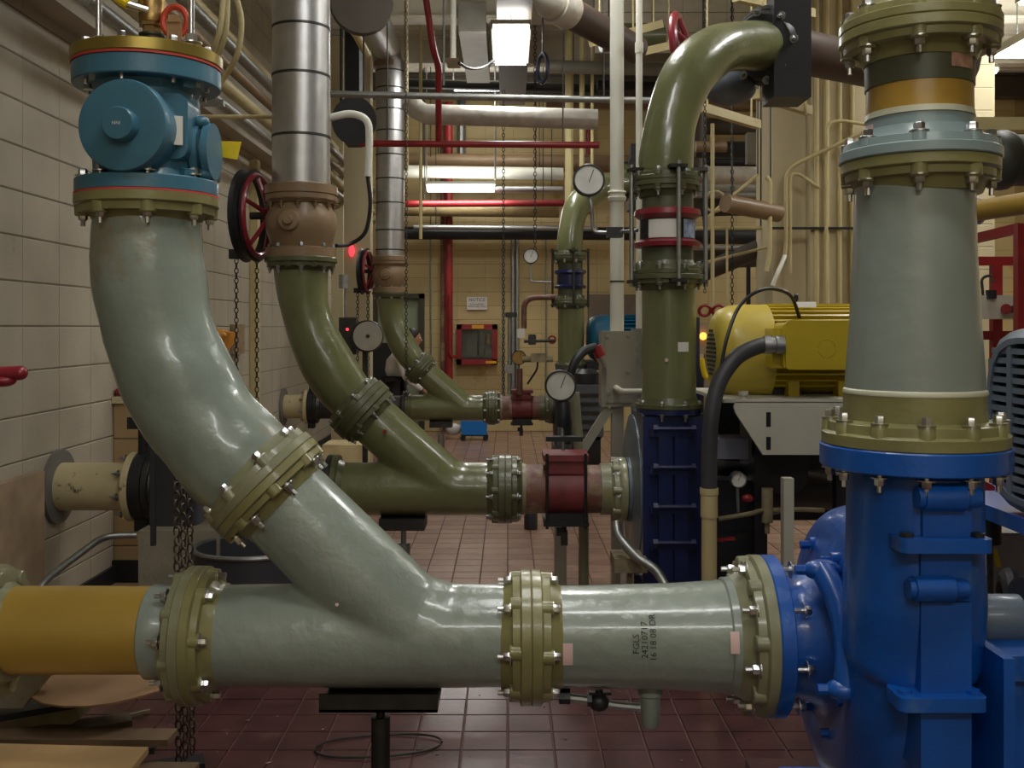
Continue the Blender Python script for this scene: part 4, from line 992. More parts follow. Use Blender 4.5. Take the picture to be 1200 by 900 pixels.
# white bent hose to the floor in front of the navy pump
single('pale_hose', B().tube(cr([P(722, 612, 4.9), P(726, 630, 4.85), P(745, 652, 4.75), P(768, 668, 4.7), P(782, 690, 4.65)], 6), .022, 12), M_gsteel, 'pale grey drain hose bending down beside the navy pump', 'hose')
single('floor_bracket', B().b2(P(720, 655, 4.8), P(752, 660, 5.0)).b2((P(735, 0, 4.9).x, 4.88, 0), (P(741, 0, 4.9).x, 4.92, P(0, 657, 4.9).z)), M_wood, 'small metal bracket by the pale drain hose', 'bracket')
# pipe supports lines 2 and 3
for k, Yq, dx in ((2, Y2, 0), (3, Y3, -.15)):
    x = P(473, 0, Y2).x+dx; z = P(0, 604, Y2).z
    T = thing('pipe_support', 'channel and screw support under the wye of the '+LBL[k], 'support', (x, Yq, 0))
    part('saddle', B().b2((x-.115, Yq-.1, z-.06), (x+.115, Yq+.1, z+.0)), M_dksteel, T)
    part('column', B().cyl((x, Yq, 0), (x, Yq, z-.14), .034).cyl((x, Yq, z-.15), (x, Yq, z-.05), .014, n=10).lathe((x, Yq, 0), Z_, [(0, .1), (.01, .1)], 4), M_gsteel, T)
# junction box on braced stand
YJ = 5.85
T = thing('junction_box', 'grey metal junction box on a braced stand under the white pipe', 'box', (P(722, 0, YJ).x, YJ, 0))
part('box', B().b2(P(705, 388, YJ), P(740, 474, YJ+.18)), mat('grey_box_enamel', C8(158,154,140), .45, .3, var=.08), T)
part('cover', B().b2(P(710, 389, YJ-.012), P(740, 472, YJ-.001)), mat('grey_box_enamel', C8(1,1,1)), T)
for pp in ((712, 395), (736, 394), (713, 460), (736, 436)): part('screw', B().lathe(P(*pp, YJ-.012), -Y_, [(0, .012), (.008, .01)], 8), M_gsteel, T)
part('post', B().b2((P(718, 0, YJ).x, YJ+.05, 0), (P(732, 0, YJ).x, YJ+.12, P(0, 474, YJ).z)), mat('grey_box_enamel', C8(1,1,1)), T)
part('side_channel', B().b2((P(741, 0, YJ).x, YJ, 0), (P(752, 0, YJ).x, YJ+.06, P(0, 385, YJ).z)), M_gsteel, T)
part('brace', B().bar(P(714, 478, YJ+.05), P(662, 560, YJ+.05), .05, .045, (0, 1, 0)).b2((P(650, 0, YJ).x, YJ, 0), (P(664, 0, YJ).x, YJ+.1, .6)), mat('grey_box_enamel', C8(1,1,1)), T)
single('pull_handle', B().tube(bend([P(722, 455, YJ+.02), P(722, 455, YJ-.1), P(728, 459, YJ-.1), P(756, 459, YJ-.1)], .02), .018, 12), M_base, 'white pipe stub sticking out beside the junction box', 'pipe')
single('plug', B().cyl(P(698, 406, YJ-.1), P(704, 418, YJ-.1), .033, n=14), M_red, 'bright red plug end of the black cable by the junction box', 'plug')
single('plug_connector', B().cyl(P(704, 418, YJ-.1), P(709, 430, YJ-.1), .03, .02, n=14), M_silver, 'silver connector under the bright red plug', 'connector')
single('power_cable', B().tube(cr([P(698, 407, YJ-.1), P(684, 412, YJ-.15), P(672, 428, YJ-.2), P(666, 460, YJ-.2), P(664, 520, YJ-.2)], 6), .025, 10), M_black, 'thick black cable curving down from the red plug', 'cable')
single('vertical_drain_pipe', B().tube([P(673, 460, 5.6), P(677, 510, 5.6), P(684, 600, 5.6), Vector((P(684, 0, 5.6).x, 5.6, 0))], .028, 12), mat('drab_pipe_paint', C8(122,120,98), .5), 'beige slanted pipe behind the large round gauge', 'pipe')
# white vertical pipes
T = thing('gear_drive', 'dark grey gear drive unit behind the large round gauge', 'machine', (P(688, 0, 9.3).x, 9.3, 0))
part('housing', B().rbox((P(688, 0, 9.3).x, 9.5, .72), (.30, .4, .5), .06, 1), mat('pump_grey_paint', C8(1,1,1)), T)
part('pedestal', B().b2((P(670, 0, 9.3).x, 9.3, 0), (P(704, 0, 9.3).x, 9.7, .5)), M_blackp, T)
part('top_cover', B().lathe((P(688, 0, 9.3).x, 9.5, .95), Z_, [(0, .13), (.12, .13), (.16, .08)], 20), M_blackp, T)
for k in range(5): part('cooling_rib', B().b2((P(674, 0, 9.3).x, 9.28, .55+.08*k), (P(702, 0, 9.3).x, 9.31, .575+.08*k)), M_dksteel, T)
T = thing('white_riser_pipe', 'thick white vertical pipe entering the top of the junction box', 'pipe', P(723, 388, YJ+.08))
x = P(723, 0, YJ+.08).x
part('pipe', B().cyl((x, YJ+.08, P(0, 388, YJ).z), (x, YJ+.08, ZC), .040), M_wht, T)
part('union', B().lathe((x, YJ+.08, P(0, 236, YJ+.08).z), Z_, [(0, .05), (.02, .055), (.04, .044), (.05, .055), (.06, .05)], 24), M_wht, T)
part('joint_ring', B().lathe((x, YJ+.08, P(0, 331, YJ+.08).z), Z_, [(0, .042), (.01, .042)], 24), M_dksteel, T)
T = thing('white_thin_pipe', 'thin white vertical pipe just right of the thick one', 'pipe', P(749, 388, YJ+.3))
x = P(749, 0, YJ+.3).x
part('pipe', B().cyl((x, YJ+.3, P(0, 392, YJ).z), (x, YJ+.3, ZC), .020), M_wht, T)
part('coupling', B().cyl((x, YJ+.3, P(0, 62, YJ+.3).z), (x, YJ+.3, P(0, 50, YJ+.3).z), .025), M_wht, T)
# pump 3 motor, teal
T = thing('electric_motor', 'teal electric motor of the farthest pump line', 'motor', P(715, 430, 10.4))
motor(T, P(688, 0, 10.4).x, P(775, 0, 10.4).x, 10.4, P(0, 396, 10.4).z, .235, M_tealdk, M_tealdk, 30)
single('motor_stand', B().b2(P(688, 424, 10.0), P(775, 430, 10.8)).b2((P(690, 0, 10).x, 10.1, 0), (P(700, 0, 10).x, 10.2, 1.08)).b2((P(760, 0, 10).x, 10.1, 0), (P(770, 0, 10).x, 10.2, 1.08)), M_blackp, 'dark stand under the teal motor', 'stand')
# ================================================================ right edge
T = thing('electric_motor', 'blue-grey electric motor with slotted grille at the right edge', 'motor', (1.75, 3.15, .90))
mx, my, mz, mr_ = 1.60, 3.15, 1.205, .295
def oc(r, x, n=28, e=3.2):
    out = []
    for k in range(n):
        a = 2*math.pi*k/n; c, s_ = math.cos(a), math.sin(a); rr = r/((abs(c)**e+abs(s_)**e)**(1/e)); out.append(Vector((x, my+rr*c, mz+rr*s_)))
    return out
def loft(rings):
    b = B(); n = len(rings[0]); vs = [v for r in rings for v in r]; fs = []
    for i in range(len(rings)-1):
        for k in range(n): fs.append((i*n+k, i*n+(k+1) % n, (i+1)*n+(k+1) % n, (i+1)*n+k))
    return b.add(vs, fs)
b = loft([oc(.255, mx), oc(.262, mx-.004), oc(.285, mx+.01), oc(.295, mx+.04), oc(.295, mx+.3)]); part('fan_cover', b, M_gmot, T)
g_ = B(); g_.prism(oc(.24, mx+.045), (.004, 0, 0)); gb = part('grille_back', g_, M_dkvoid, T)
b = B()
for ry in (-.12, .115): part('grille_rib', B().b2((mx-.004, my+ry-.013, mz-.24), (mx+.02, my+ry+.013, mz+.24)), M_gmot, T)
b.b2((mx, my+.235, mz-.19), (mx+.02, my+.26, mz+.19)); b.b2((mx, my-.26, mz-.19), (mx+.02, my-.235, mz+.19))
part('grille_edge', b, M_gmot, T, kind='stuff')
sm = mesh_of(B().b2((-.0, -.235, -.009), (.02, .235, .009)), 'grille_slat', M_gmot, (0, 0, 0))
for i in range(-7, 8): inst('grille_slat', sm, T, (mx, my, mz+i*.031))
part('rim', loft([oc(.262, mx+.0), oc(.262, mx-.006), oc(.243, mx-.006), oc(.243, mx+.03)]), M_gmot, T)
part('stator_frame', loft([oc(.28, mx+.3), oc(.28, mx+.9), oc(.1, mx+.95)]), M_gmot, T)
T = thing('motor_table', 'blue steel motor table edge at the right with black screw jack', 'table', (1.7, 3.3, 0))
part('table_top', B().b2((1.60, 2.75, .855), (2.6, 3.9, .905)), M_blue, T)
part('jack_post', B().cyl((P(1155, 0, 3.5).x, 3.5, 0), (P(1155, 0, 3.5).x, 3.5, .87), .026), M_dksteel, T)
part('jack_collar', B().cyl(P(1155, 636, 3.5), P(1155, 603, 3.5), .05), M_black, T)
b = B()
for x, y in ((2.5, 2.8), (2.5, 3.8), (1.75, 3.8), (1.75, 2.8)): b.b2((x-.03, y-.03, 0), (x+.03, y+.03, .86))
part('legs', b, M_blue, T, kind='stuff')
single('red_wedge', B().prism([P(1143, 575, 3.3), P(1143, 558, 3.3), P(1166, 570, 3.3), P(1166, 575, 3.3)], (0, .06, 0)), M_red, 'small red wedge on the blue motor table', 'wedge')
# red equipment frame
YR = 5.2
T = thing('equipment_frame', 'red steel tube frame at the right edge behind the pipe stack', 'frame', P(1170, 450, YR))
for a, c in (((1120, 285, YR+.5), (1196, 267, YR)), ((1120, 306, YR+.6), (1196, 306, YR+.6)), ((1120, 393, YR+.6), (1196, 393, YR+.6))):
    part('rail', B().bar(P(*a), P(*c), .035, .05), M_red, T)
part('post', B().b2(P(1193, 262, YR-.02), (P(1202, 0, YR).x, YR+.03, 0)), M_red, T)
part('post', B().b2(P(1164, 305, YR+.58), (P(1173, 0, YR+.6).x, YR+.63, 0)), M_red, T)
T = thing('control_station', 'small grey control box with a red button on the red frame', 'box', P(1170, 376, YR))
part('box', B().b2(P(1150, 346, YR+.42), P(1192, 374, YR+.55)), M_base, T)
part('red_button', B().cyl(P(1179, 362, YR+.42), P(1179, 362, YR+.37), .028, n=14), M_red, T, 'red push button')
part('black_button', B().cyl(P(1188, 362, YR+.42), P(1188, 362, YR+.38), .02, n=12), M_blackp, T)
part('cable', B().tube(bend([P(1152, 346, YR+.45), P(1150, 326, YR+.45), P(1160, 322, YR+.45), P(1164, 330, YR+.5)], .04), .008, 8).b2(P(1155, 340, YR+.43), P(1168, 350, YR+.40)), M_blackp, T)
single('yellow_branch_pipe', B().cyl(P(1146, 247, 2.9), P(1240, 232, 2.7), .030), M_ylw, 'amber yellow pipe leaving the frame at right behind the stack', 'pipe')
single('pipe_union', B().lathe(P(1138, 248, 2.92), (1, -.2, .1), [(0, .035), (.02, .04), (.03, .034)], 12), M_gsteel, 'steel union at the end of the amber branch pipe', 'fitting')
T = thing('dark_valve', 'dark valve and pipe behind the flanges at the right edge', 'valve', P(1185, 190, 4.4))
part('body', B().ball(P(1172, 188, 4.4), .13, (.8, 1, 1)).lathe(P(1172, 188, 4.4), X_, [(0, .06), (.05, .11), (.35, .11)], 24), mat('olive_black_casting', C8(52,52,44), .5, var=.3), T)
part('bonnet', B().cyl(P(1172, 170, 4.4), P(1172, 158, 4.4), .05), M_blackp, T)
single('steel_beam', B().b2(P(1100, 137, 4.6), (3.2, 4.68, P(0, 152, 4.6).z)), M_cond, 'beige beam crossing behind the stack at the right edge', 'beam')
b = B().b2((P(1120, 0, 4.6).x, 4.6, 0), (P(1122, 0, 4.6).x+.02, 4.64, .02))
# hazard boxes low right
for i, (px, py, w, h) in enumerate(((1140, 640, 34, 22), (1160, 660, 44, 22))):
    c = P(px, py, 3.9+i*.3); T = thing('hazard_striped_bin', ('upper left' if i == 0 else 'lower right')+' grey bin with yellow stripes under the blue motor table', 'bin', (c.x, c.y, 0))
    part('bin', B().b2((c.x-.02, c.y, 0), (c.x+.28+.1*i, c.y+.3, c.z+.05)), mat('grey_plastic_bin', C8(175,172,166), .5), T)
    for k in range(2+i): part('stripe', B().prism([(c.x+.02+.07*k, c.y-.002, c.z-.08), (c.x+.04+.07*k, c.y-.002, c.z-.08), (c.x+.02+.07*k, c.y-.002, c.z-.01), (c.x+.0+.07*k, c.y-.002, c.z-.01)], (0, .003, 0)), M_yplas, T, 'yellow stripe')
single('cable_drum', B().torus(P(1184, 708, 3.0), (1, -.3, 0), .075, .03, 28, 10), M_black, 'black tyre ring behind the grey shaft coupling', 'ring')
# ================================================================ left side
# big chains by the elbow
for i, (px, yb, yt) in enumerate(((206, 3.36, 520), (214, 3.40, 545), (222, 3.44, 560))):
    a = P(px, yt, yb)
    chain('hoist_chain', ('left', 'middle', 'right')[i]+' strand of dark hoist chain hanging behind the nearest pipe', [a, Vector((a.x+.01, a.y, .05))], .040, m=mat('rusty_chain_steel', C8(84,74,64), .5, .6, var=.3), group=None, single_links=True)
T = thing('chain_container', 'dark grey canvas chain bag behind the nearest elbow', 'bag', P(205, 600, 3.5))
part('bag', B().rbox((P(204, 0, 3.6).x, 3.64, P(0, 545, 3.6).z), (.17, .14, .42), .03, 2), mat('dark_grey_canvas', C8(52,53,58), .8, var=.15), T)
part('strap', B().b2(P(176, 640, 3.56), (P(181, 0, 3.56).x, 3.58, ZC+.05)), mat('dark_grey_canvas', C8(1,1,1)), T)
# concrete pedestal under valve
T = thing('concrete_pedestal', 'square concrete pedestal under the valve of the second line', 'pedestal', P(210, 700, 5.2))
px0, px1 = P(162, 0, 5.05).x, P(257, 0, 5.05).x
part('block', B().b2((px0, 5.05, 0), (px1, 5.5, P(0, 622, 5.05).z)), M_conc, T)
# drum
c = P(298, 0, 4.9); z = P(0, 640, 4.9).z
T = thing('steel_drum', 'dark grey open drum behind the nearest wye', 'drum', (c.x, 4.9, 0))
part('shell', B().ring((c.x, 4.9, 0), Z_, [(0, .0), (0, .28), (z*.33, .28), (z*.34, .287), (z*.35, .28), (z, .28), (z, .27), (.02, .27), (.02, 0)], 40), mat('dark_grey_drum_paint', C8(66,66,72), .45, var=.15), T)
part('rim', B().torus((c.x, 4.9, z), Z_, .28, .012, 40, 8), M_gsteel, T)
# handrail tube on the left wall
single('bent_rail', B().tube(bend([Vector((P(40, 0, 4.5).x, 4.5, 0)), P(40, 695, 4.5), P(62, 672, 4.7), P(122, 628, 5.1), P(160, 627, 5.15)], .12), .017, 12), M_gsteel, 'bent steel rail tube low by the left wall', 'rail')
# red handle at the left edge
b = B().tube([P(-30, 440, 2.2), P(0, 438, 2.2), P(24, 437, 2.2)], .0155, 16).ball(P(24, 437, 2.2), .0155).ball(P(2, 446, 2.2), .02, (1.6, 1, .7))
single('red_lever', b, M_redm, 'maroon lever end poking in at the left edge', 'handle')
# wood stack & sheet bottom left
single('plywood_sheet', B().prism([Vector((-2.0, 2.45, .30)), Vector((P(150, 0, 2.7).x, 2.45, .30)), Vector((P(177, 0, 2.9).x, 2.88, .30)), Vector((-2.0, 2.94, .30))], (0, 0, .018)), M_ply, 'tan plywood sheet in the bottom left corner', 'board')
single('timber_prop', B().b2((-1.75, 2.55, 0), (-1.16, 2.65, .30)), M_wood, 'timber prop under the plywood sheet', 'timber')
b = B().prism([P(-20, 828, 3.35), P(86, 826, 3.35), P(94, 842, 3.35), P(58, 866, 3.35), P(-20, 870, 3.35)], (0, .12, 0))
single('wood_block', b, M_wood, 'weathered paint-stained wooden block above the plywood sheet', 'block')
b = B().prism([P(30, 785, 3.2), P(62, 785, 3.2), P(26, 830, 3.2), P(-20, 830, 3.2), P(-20, 800, 3.2)], (0, .05, 0))
single('pale_board_scrap', b, M_conc, 'pale board scrap leaning under the yellow pipe', 'board')
def disc_poly(cx, cy, rx, ry, n=18, a0=0):
    return [Vector((cx+rx*math.cos(a0+2*math.pi*k/n)*(1+.06*math.sin(k*2.3)), cy+ry*math.sin(a0+2*math.pi*k/n), 0)) for k in range(n)]
z = .34; cc_ = P(118, 803, (EYE-z)*F/(803-VY)); pts = [p+Z_*z for p in disc_poly(cc_.x, cc_.y, .21, .20)]
single('cardboard_sheet', B().prism(pts, (0, 0, .006)), M_card, 'rounded sheet of brown cardboard under the yellow pipe', 'cardboard')
bd = random.Random(5)
for i in range(7):
    z = .01+.045*i; a = Vector((cc_.x-.42+bd.uniform(-.03, .03), cc_.y-.12+bd.uniform(-.06, .1), z)); e = a+Vector((.56+bd.uniform(-.15, .2), bd.uniform(-.05, .28), 0))
    single('scrap_board', B().bar(a, e, .09, .02), (M_blackp, mat('dark_scrap_wood', C8(92,78,60), .8, var=.4), mat('brown_scrap_wood', C8(112,90,66), .8, var=.3))[i % 3], ['lowest dark scrap board', 'second scrap board from the floor', 'third scrap board from the floor', 'middle dark scrap board', 'fifth scrap board from the floor', 'sixth scrap board from the floor', 'topmost dark scrap board'][i]+' in the pile under the cardboard', 'board', 'scrap boards piled under the yellow pipe')
a = P(140, 848, 3.9); a.z = .01; e = P(176, 841, 3.95); e.z = .02
single('loose_stick', B().bar(a, e, .014, .012), M_wood, 'thin pale stick on the red floor left of the flange', 'stick')
# wire loop on the floor
c = Vector((P(443, 876, 3.62).x, 3.65, .008))
single('wire_loop', B().tube([c+Vector((.222*math.cos(t), .10*math.sin(t)+.03*math.cos(t), .002*math.sin(3*t))) for t in [2*math.pi*i/48 for i in range(47)]], .004, 6), M_dksteel, 'loop of dark wire lying on the floor around the support column', 'wire')
# debris flakes
fl_b = B(); rd = random.Random(11)
for i in range(45):
    x = rd.uniform(-1.2, 1.2); y = rd.uniform(3.5, 4.7); w = rd.uniform(.004, .016)*(2 if rd.random() < .15 else 1); a = rd.uniform(0, 3)
    fl_b.box((x, y, .002), (w, w*.45, .003), Matrix.Rotation(a, 3, 'Z'))
single('paint_flakes', fl_b, mat('pale_flake', C8(128,108,100), .7), 'pale paint flakes scattered on the dark red floor', 'debris', kind='stuff')
# wall notice, switches near valve
single('wall_switch', B().b2((XL, 7.55, P(0, 360, 7.6).z), (XL+.05, 7.65, P(0, 320, 7.6).z)), M_wht, 'white wall switch tube behind the nearest elbow', 'switch')
# left wall: conduits
def run(name, lab, m, pts, r, cat='pipe', rr=.08, n=18, group=None):
    o = single(name, B().tube(bend([P(*p) for p in pts], rr), r, n), m, lab, cat, group)
    W_ = [P(*p) for p in pts]
    if cat == 'pipe' and W_[-1].z > 2.3 and abs(W_[-1].x-W_[0].x) > .3 and max(w.y for w in W_) < 14.3:
        for t in (.12, .85):
            h = W_[0].lerp(W_[-1], t) if len(W_) == 2 else (W_[0] if t < .5 else W_[-1])
            part('hanger_rod', B().cyl(h, Vector((h.x, h.y, ZC+.08)), .006, n=6), M_dksteel, o)
    return o
run('wall_conduit', 'beige conduit bending off the wall behind the teal valve, left one', M_cond, [(262, -10, 4.4), (258, 40, 4.4), (240, 75, 4.5), (236, 110, 4.5)], .012, 'conduit')
run('wall_conduit', 'beige conduit bending off the wall behind the teal valve, middle one', M_cond, [(267, -10, 4.6), (265, 45, 4.6), (247, 78, 4.7), (240, 110, 4.7)], .013, 'conduit')
run('wall_conduit', 'beige conduit curling back to the wall, right of two straight ones', M_cond, [(274, -10, 4.9), (284, 20, 4.9), (280, 65, 4.9), (262, 92, 5.0), (252, 110, 5.0)], .014, 'conduit')
run('cross_conduit', 'beige horizontal conduit left of the near silver pipe', M_cond, [(98, 137, 5.6), (322, 137, 5.6)], .012, 'conduit')
run('goose_neck_conduit', 'white gooseneck conduit right of the near silver pipe', M_wht, [(386, 138, 5.5), (412, 132, 5.5), (432, 140, 5.5), (433, 165, 5.5), (431, 207, 5.5)], .020, 'conduit', .1)
single('black_cable', B().tube(cr([P(431, 207, 5.5), P(434, 240, 5.5), P(428, 272, 5.5), P(410, 286, 5.5), P(394, 288, 5.4)], 6), .011, 8), M_black, 'black cable from the gooseneck to the brown valve', 'cable')
# long pipes along the left wall (run into depth)
for i, (x, z, r, m, lab) in enumerate(((XL+.42, 2.98, .035, M_gsteel, 'lowest grey pipe of the bundle along the left wall'), (XL+.42, 3.12, .045, M_cond, 'beige pipe second from below along the left wall'),
        (XL+.42, 3.27, .035, M_brown, 'brown pipe third from below along the left wall'), (XL+.42, 3.42, .04, M_gsteel, 'grey pipe fourth from below along the left wall'), (XL+.3, 3.58, .05, M_cond, 'beige topmost pipe along the left wall'))):
    single('wall_pipe', B().cyl((x, 4.6, z), (x, 14.5, z), r, n=14), m, lab, 'pipe', 'pipes along the left wall')
T = thing('pipe_bracket', 'steel bracket carrying the pipe bundle on the left wall', 'bracket', (XL, 6.5, 2.9)); part('arm', B().b2((XL, 6.48, 2.90), (XL+.52, 6.52, 2.94)).b2((XL+.16, 6.48, 2.9), (XL+.19, 6.52, 3.06)), M_gsteel, T)
single('wall_channel', B().b2((XL, 9.2, 0), (XL+.07, 9.3, 3.0)), M_cond, 'beige vertical channel on the left wall behind the chains', 'channel')
single('wall_channel', B().b2((XL, 7.3, 0), (XL+.03, 7.36, 3.0)), M_pier, 'pale narrow vertical channel on the left wall beside the white switch', 'channel')
single('ochre_bag', B().prism([P(246, 384, 6.4), P(270, 390, 6.4), P(268, 402, 6.4), P(256, 418, 6.4), P(250, 404, 6.4), P(243, 396, 6.4)], (.02, .05, 0)).ball(P(256, 393, 6.4), .045, (1.2, .6, .7), 10, 6), M_bagp, 'ochre plastic bag hanging behind the nearest elbow', 'bag')
single('wall_outlet', B().b2((XL, 8.55, P(0, 415, 8.6).z), (XL+.05, 8.85, P(0, 380, 8.6).z)), mat('grimy_switch_plate', C8(150,130,100), .6, var=.4, vscale=20), 'grimy box plate on the left wall behind the left chain', 'box')
single('side_cabinet_box', B().b2(P(134, 463, 6.1), P(172, 340, 6.3)), mat('slate_box', C8(84,88,100), .6), 'slate grey box on the low pier behind the elbow', 'box')
single('red_safety_bump', B().ball(P(143, 459, 6.05), .035, (1.2, 1, .8)), M_red, 'small red cap on the ledge of the low pier', 'cap')
single('leaning_board', B().b2((XL+.01, 4.2, 0), (XL+.05, 5.02, P(0, 556, 4.9).z)), mat('stained_board', C8(160,138,112), .7, var=.25, dirt=C8(110,90,70), dirt_amt=.3), 'stained board leaning on the left wall at the left edge', 'board')
# ---- overhead foreground of middle
run('overhead_strut', 'long grey overhead pipe crossing the aisle above everything', M_gsteel, [(380, 110, 6.6), (765, 118, 6.6)], .022)
run('sprinkler_pipe', 'thick red horizontal sprinkler pipe across the aisle', M_red, [(420, 168, 8.6), (702, 170, 8.6)], .028)
run('sprinkler_pipe', 'slanting red sprinkler drop near the ceiling', M_red, [(498, -10, 8.0), (508, 60, 8.0), (514, 78, 8.2), (514, 165, 8.6)], .026)
run('sprinkler_pipe', 'lower red horizontal pipe by the far wall', M_red, [(475, 239, 13.7), (665, 238, 13.7)], .045)
run('sprinkler_pipe', 'tall red vertical pipe on the far wall', M_red, [(526, 120, 14.3), (526, 450, 14.3), (526, 500, 14.3)], .055)
run('sprinkler_pipe', 'dull red vertical pipe beside the tall red one', M_rust, [(519, 120, 14.45), (519, 505, 14.45)], .035)
run('sprinkler_pipe', 'thin red pipe joining the hose cabinet', M_red, [(527, 345, 14.2), (527, 418, 14.2), (536, 418, 14.3)], .022)
run('sprinkler_pipe', 'red vertical drop right of the white bars', M_red, [(690, 100, 14.66), (690, 250, 14.66)], .04)
T = thing('insulated_header', 'foil wrapped horizontal pipe across the upper middle', 'pipe', P(560, 140, 9.6))
part('insulation', B().tube([P(480, 118, 9.6), P(488, 128, 9.6), P(500, 134, 9.6), P(700, 140, 9.6)], .095, 20), M_ins, T)
run('white_header_pipe', 'white horizontal pipe just above the low fluorescent light', M_wht, [(474, 201, 13.9), (660, 204, 13.9)], .085)
run('silver_header_pipe', 'shiny silver horizontal pipe right of the low fluorescent light', M_silver, [(570, 222, 13.8), (660, 222, 13.8)], .045)
run('ochre_header_pipe', 'dull ochre insulated pipe below the low fluorescent light', mat('ochre_insulation', C8(150,130,90), .6, var=.2), [(474, 245, 14.0), (655, 247, 14.0)], .095)
run('dark_header_pipe', 'dark horizontal pipe along the top of the yellow wall', M_blackp, [(470, 273, 14.1), (760, 274, 14.1)], .09)
run('grey_header_pipe', 'slim grey pipe above the dark one on the far wall', M_gsteel, [(485, 266, 13.9), (700, 268, 13.9)], .035)
run('brown_header_pipe', 'brown horizontal pipe behind the red one', M_brown, [(480, 190, 14.2), (760, 192, 14.2)], .12)
run('upper_dark_beam_pipe', 'dark pipe under the ceiling deck', M_blackp, [(478, 98, 12.8), (700, 104, 12.8)], .06)
# vertical beige bars
for i, (px, y0, y1, r, Y, c) in enumerate(((667, 24, 330, .048, 11.3, 'thick beige vertical bar left of the white riser'), (682, 34, 206, .028, 11.2, 'slim beige vertical bar second from the white riser'), (694, 30, 200, .018, 11.1, 'thin beige rod nearest the white riser'),
        (531, 0, 72, .022, 7.6, 'white conduit dropping to the box under the ceiling'), (520, 0, 100, .009, 7.8, 'thin rod left of the white conduit drop'), (476, 130, 200, .02, 9.7, 'pale pipe beside the far silver pipe'),
        (493, 150, 280, .02, 11.9, 'pale drop pipe ending in a tap in front of the far wall'), (541, 150, 190, .06, 14.6, 'grey vertical pipe stub left of the ceiling beam'),
        (590, 280, 470, .016, 14.68, 'chain-like dark rod on the far wall'), (601, 270, 470, .03, 14.67, 'grey conduit pair left bar on the far wall'), (606, 270, 470, .03, 14.67, 'grey conduit pair right bar on the far wall'), (640, 280, 470, .014, 14.69, 'thin dark rod right of the small gauge on the far wall'), (505, 275, 420, .014, 14.69, 'thin dark rod between the door and the red pipe'))):
    p = P(px, y1, Y); p2 = P(px, y0, Y)
    if y0 < 160: p2.z = ZC+.08
    single('vertical_bar', B().cyl(p, p2, r, n=10), M_cond if i in (0, 1, 2, 5, 6) else M_wht if i == 3 else M_gsteel, c, 'pipe')
for i, (px, y0, y1, Y) in enumerate(((476, -10, 470, 5.5), (590, 100, 470, 12.4), (627, 10, 300, 12))):
    PT = P(px, y0, Y); PT.z = ZC+.08
    chain('hanging_chain', ['dark chain in front of the far silver pipe', 'long thin chain left of centre reaching the strainer', 'thin chain hanging beside the small far gauge'][i], [PT, P(px, y1, Y)], .026 if i == 0 else .06)
# ceiling box & cable tray
single('outlet_box', B().b2(P(522, 68, 7.5), P(540, 80, 7.8)), M_base, 'white electrical box under the ceiling with a black lead', 'box')
single('lamp_lead', B().tube(cr([P(538, 74, 7.6), P(550, 80, 8.0), P(565, 79, 9), P(580, 70, 9.3)], 5), .012, 6), M_black, 'black lead from the electrical box to the ceiling light', 'cable')
b = B().b2(P(582, -20, 7.0), (P(632, 0, 7).x, 13.4, P(0, -20, 7.0).z+.12)); 
single('cable_tray', B().b2((-.10, 7.0, 4.36), (.22, 13.2, 4.42)).b2((-.10, 7.0, 4.42), (-.09, 13.2, 4.52)).b2((.21, 7.0, 4.42), (.22, 13.2, 4.52)), M_dkbeam, 'dark cable tray running along the aisle above the light', 'tray')
single('air_duct', B().b2((-.50, 10.4, 4.5), (-.22, 12.6, 4.8)), M_duct, 'pale rectangular duct left of the cable tray', 'duct')
single('blue_hanging_hook', B().torus(P(636, 80, 9.0), (1, .6, 0), .08, .018, 16, 6, 1, 1.6).cyl(P(636, 68, 9.0), Vector((P(636, 0, 9).x, 9.0, ZC+.08)), .008, n=6), mat('dark_blue_hook', C8(40,48,80), .4), 'dark blue hanging hook right of the ceiling light', 'hook')
# dark pipe at the top centre with foil end
T = thing('overhead_pipe', 'dark brown pipe with foil sleeve at the top centre', 'pipe', P(690, 20, 6.6))
a, c = P(652, 6, 6.2), P(745, 58, 6.9); d_ = (c-a).normalized()
part('pipe', B().cyl(a, c, .095, n=24), mat('dark_brown_pipe', C8(1,1,1)), T)
part('foil_sleeve', B().cyl(a-d_*.02, a+d_*.13, .11, n=24), M_ins, T)
part('end_cap', B().ball(a-d_*.06, .1, (1, 1, 1)), M_ins, T)
# far silver elbow and feeders (upper centre left)
T = thing('insulated_elbow', 'silver clad pipe coming forward overhead from the far silver riser', 'pipe', P(456, 75, Y3))
part('cladding', B().tube(bend([P(455, 78, Y3), P(452, 55, Y3), P(428, 5, 8.2), P(415, -40, 7.2)], .12), .15, 28), M_silver, T)
part('brass_band', B().lathe(P(455, 80, Y3), Z_, [(0, .155), (.06, .155)], 28), M_brown, T)
single('round_duct_end', B().lathe(P(423, 8, 6.3), (.2, -1, 0), [(0, .17), (.03, .19), (.1, .19)], 28), M_dkbeam, 'dark round duct end at the top left of the aisle', 'duct')
single('speaker_horn', B().lathe(P(400, 140, 7.4), (.5, -.8, -.2), [(0, .02), (.05, .05), (.2, .15), (.24, .17)], 24).cyl(P(400, 140, 7.4), Vector((P(400, 0, 7.4).x, 7.4, ZC+.08)), .012, n=6), M_blackp, 'dark horn behind the gooseneck conduit', 'horn')
single('black_post', B().b2(P(404, 168, 8.5), P(425, 36, 8.7)), M_black, 'black upright panel between the two silver pipes', 'panel')
run('beige_stay', 'beige brace slanting behind the two silver pipes', M_cond, [(392, -80, 7.5), (398, 26, 7.5), (415, 36, 7.6), (430, 64, 7.9)], .03, 'brace')
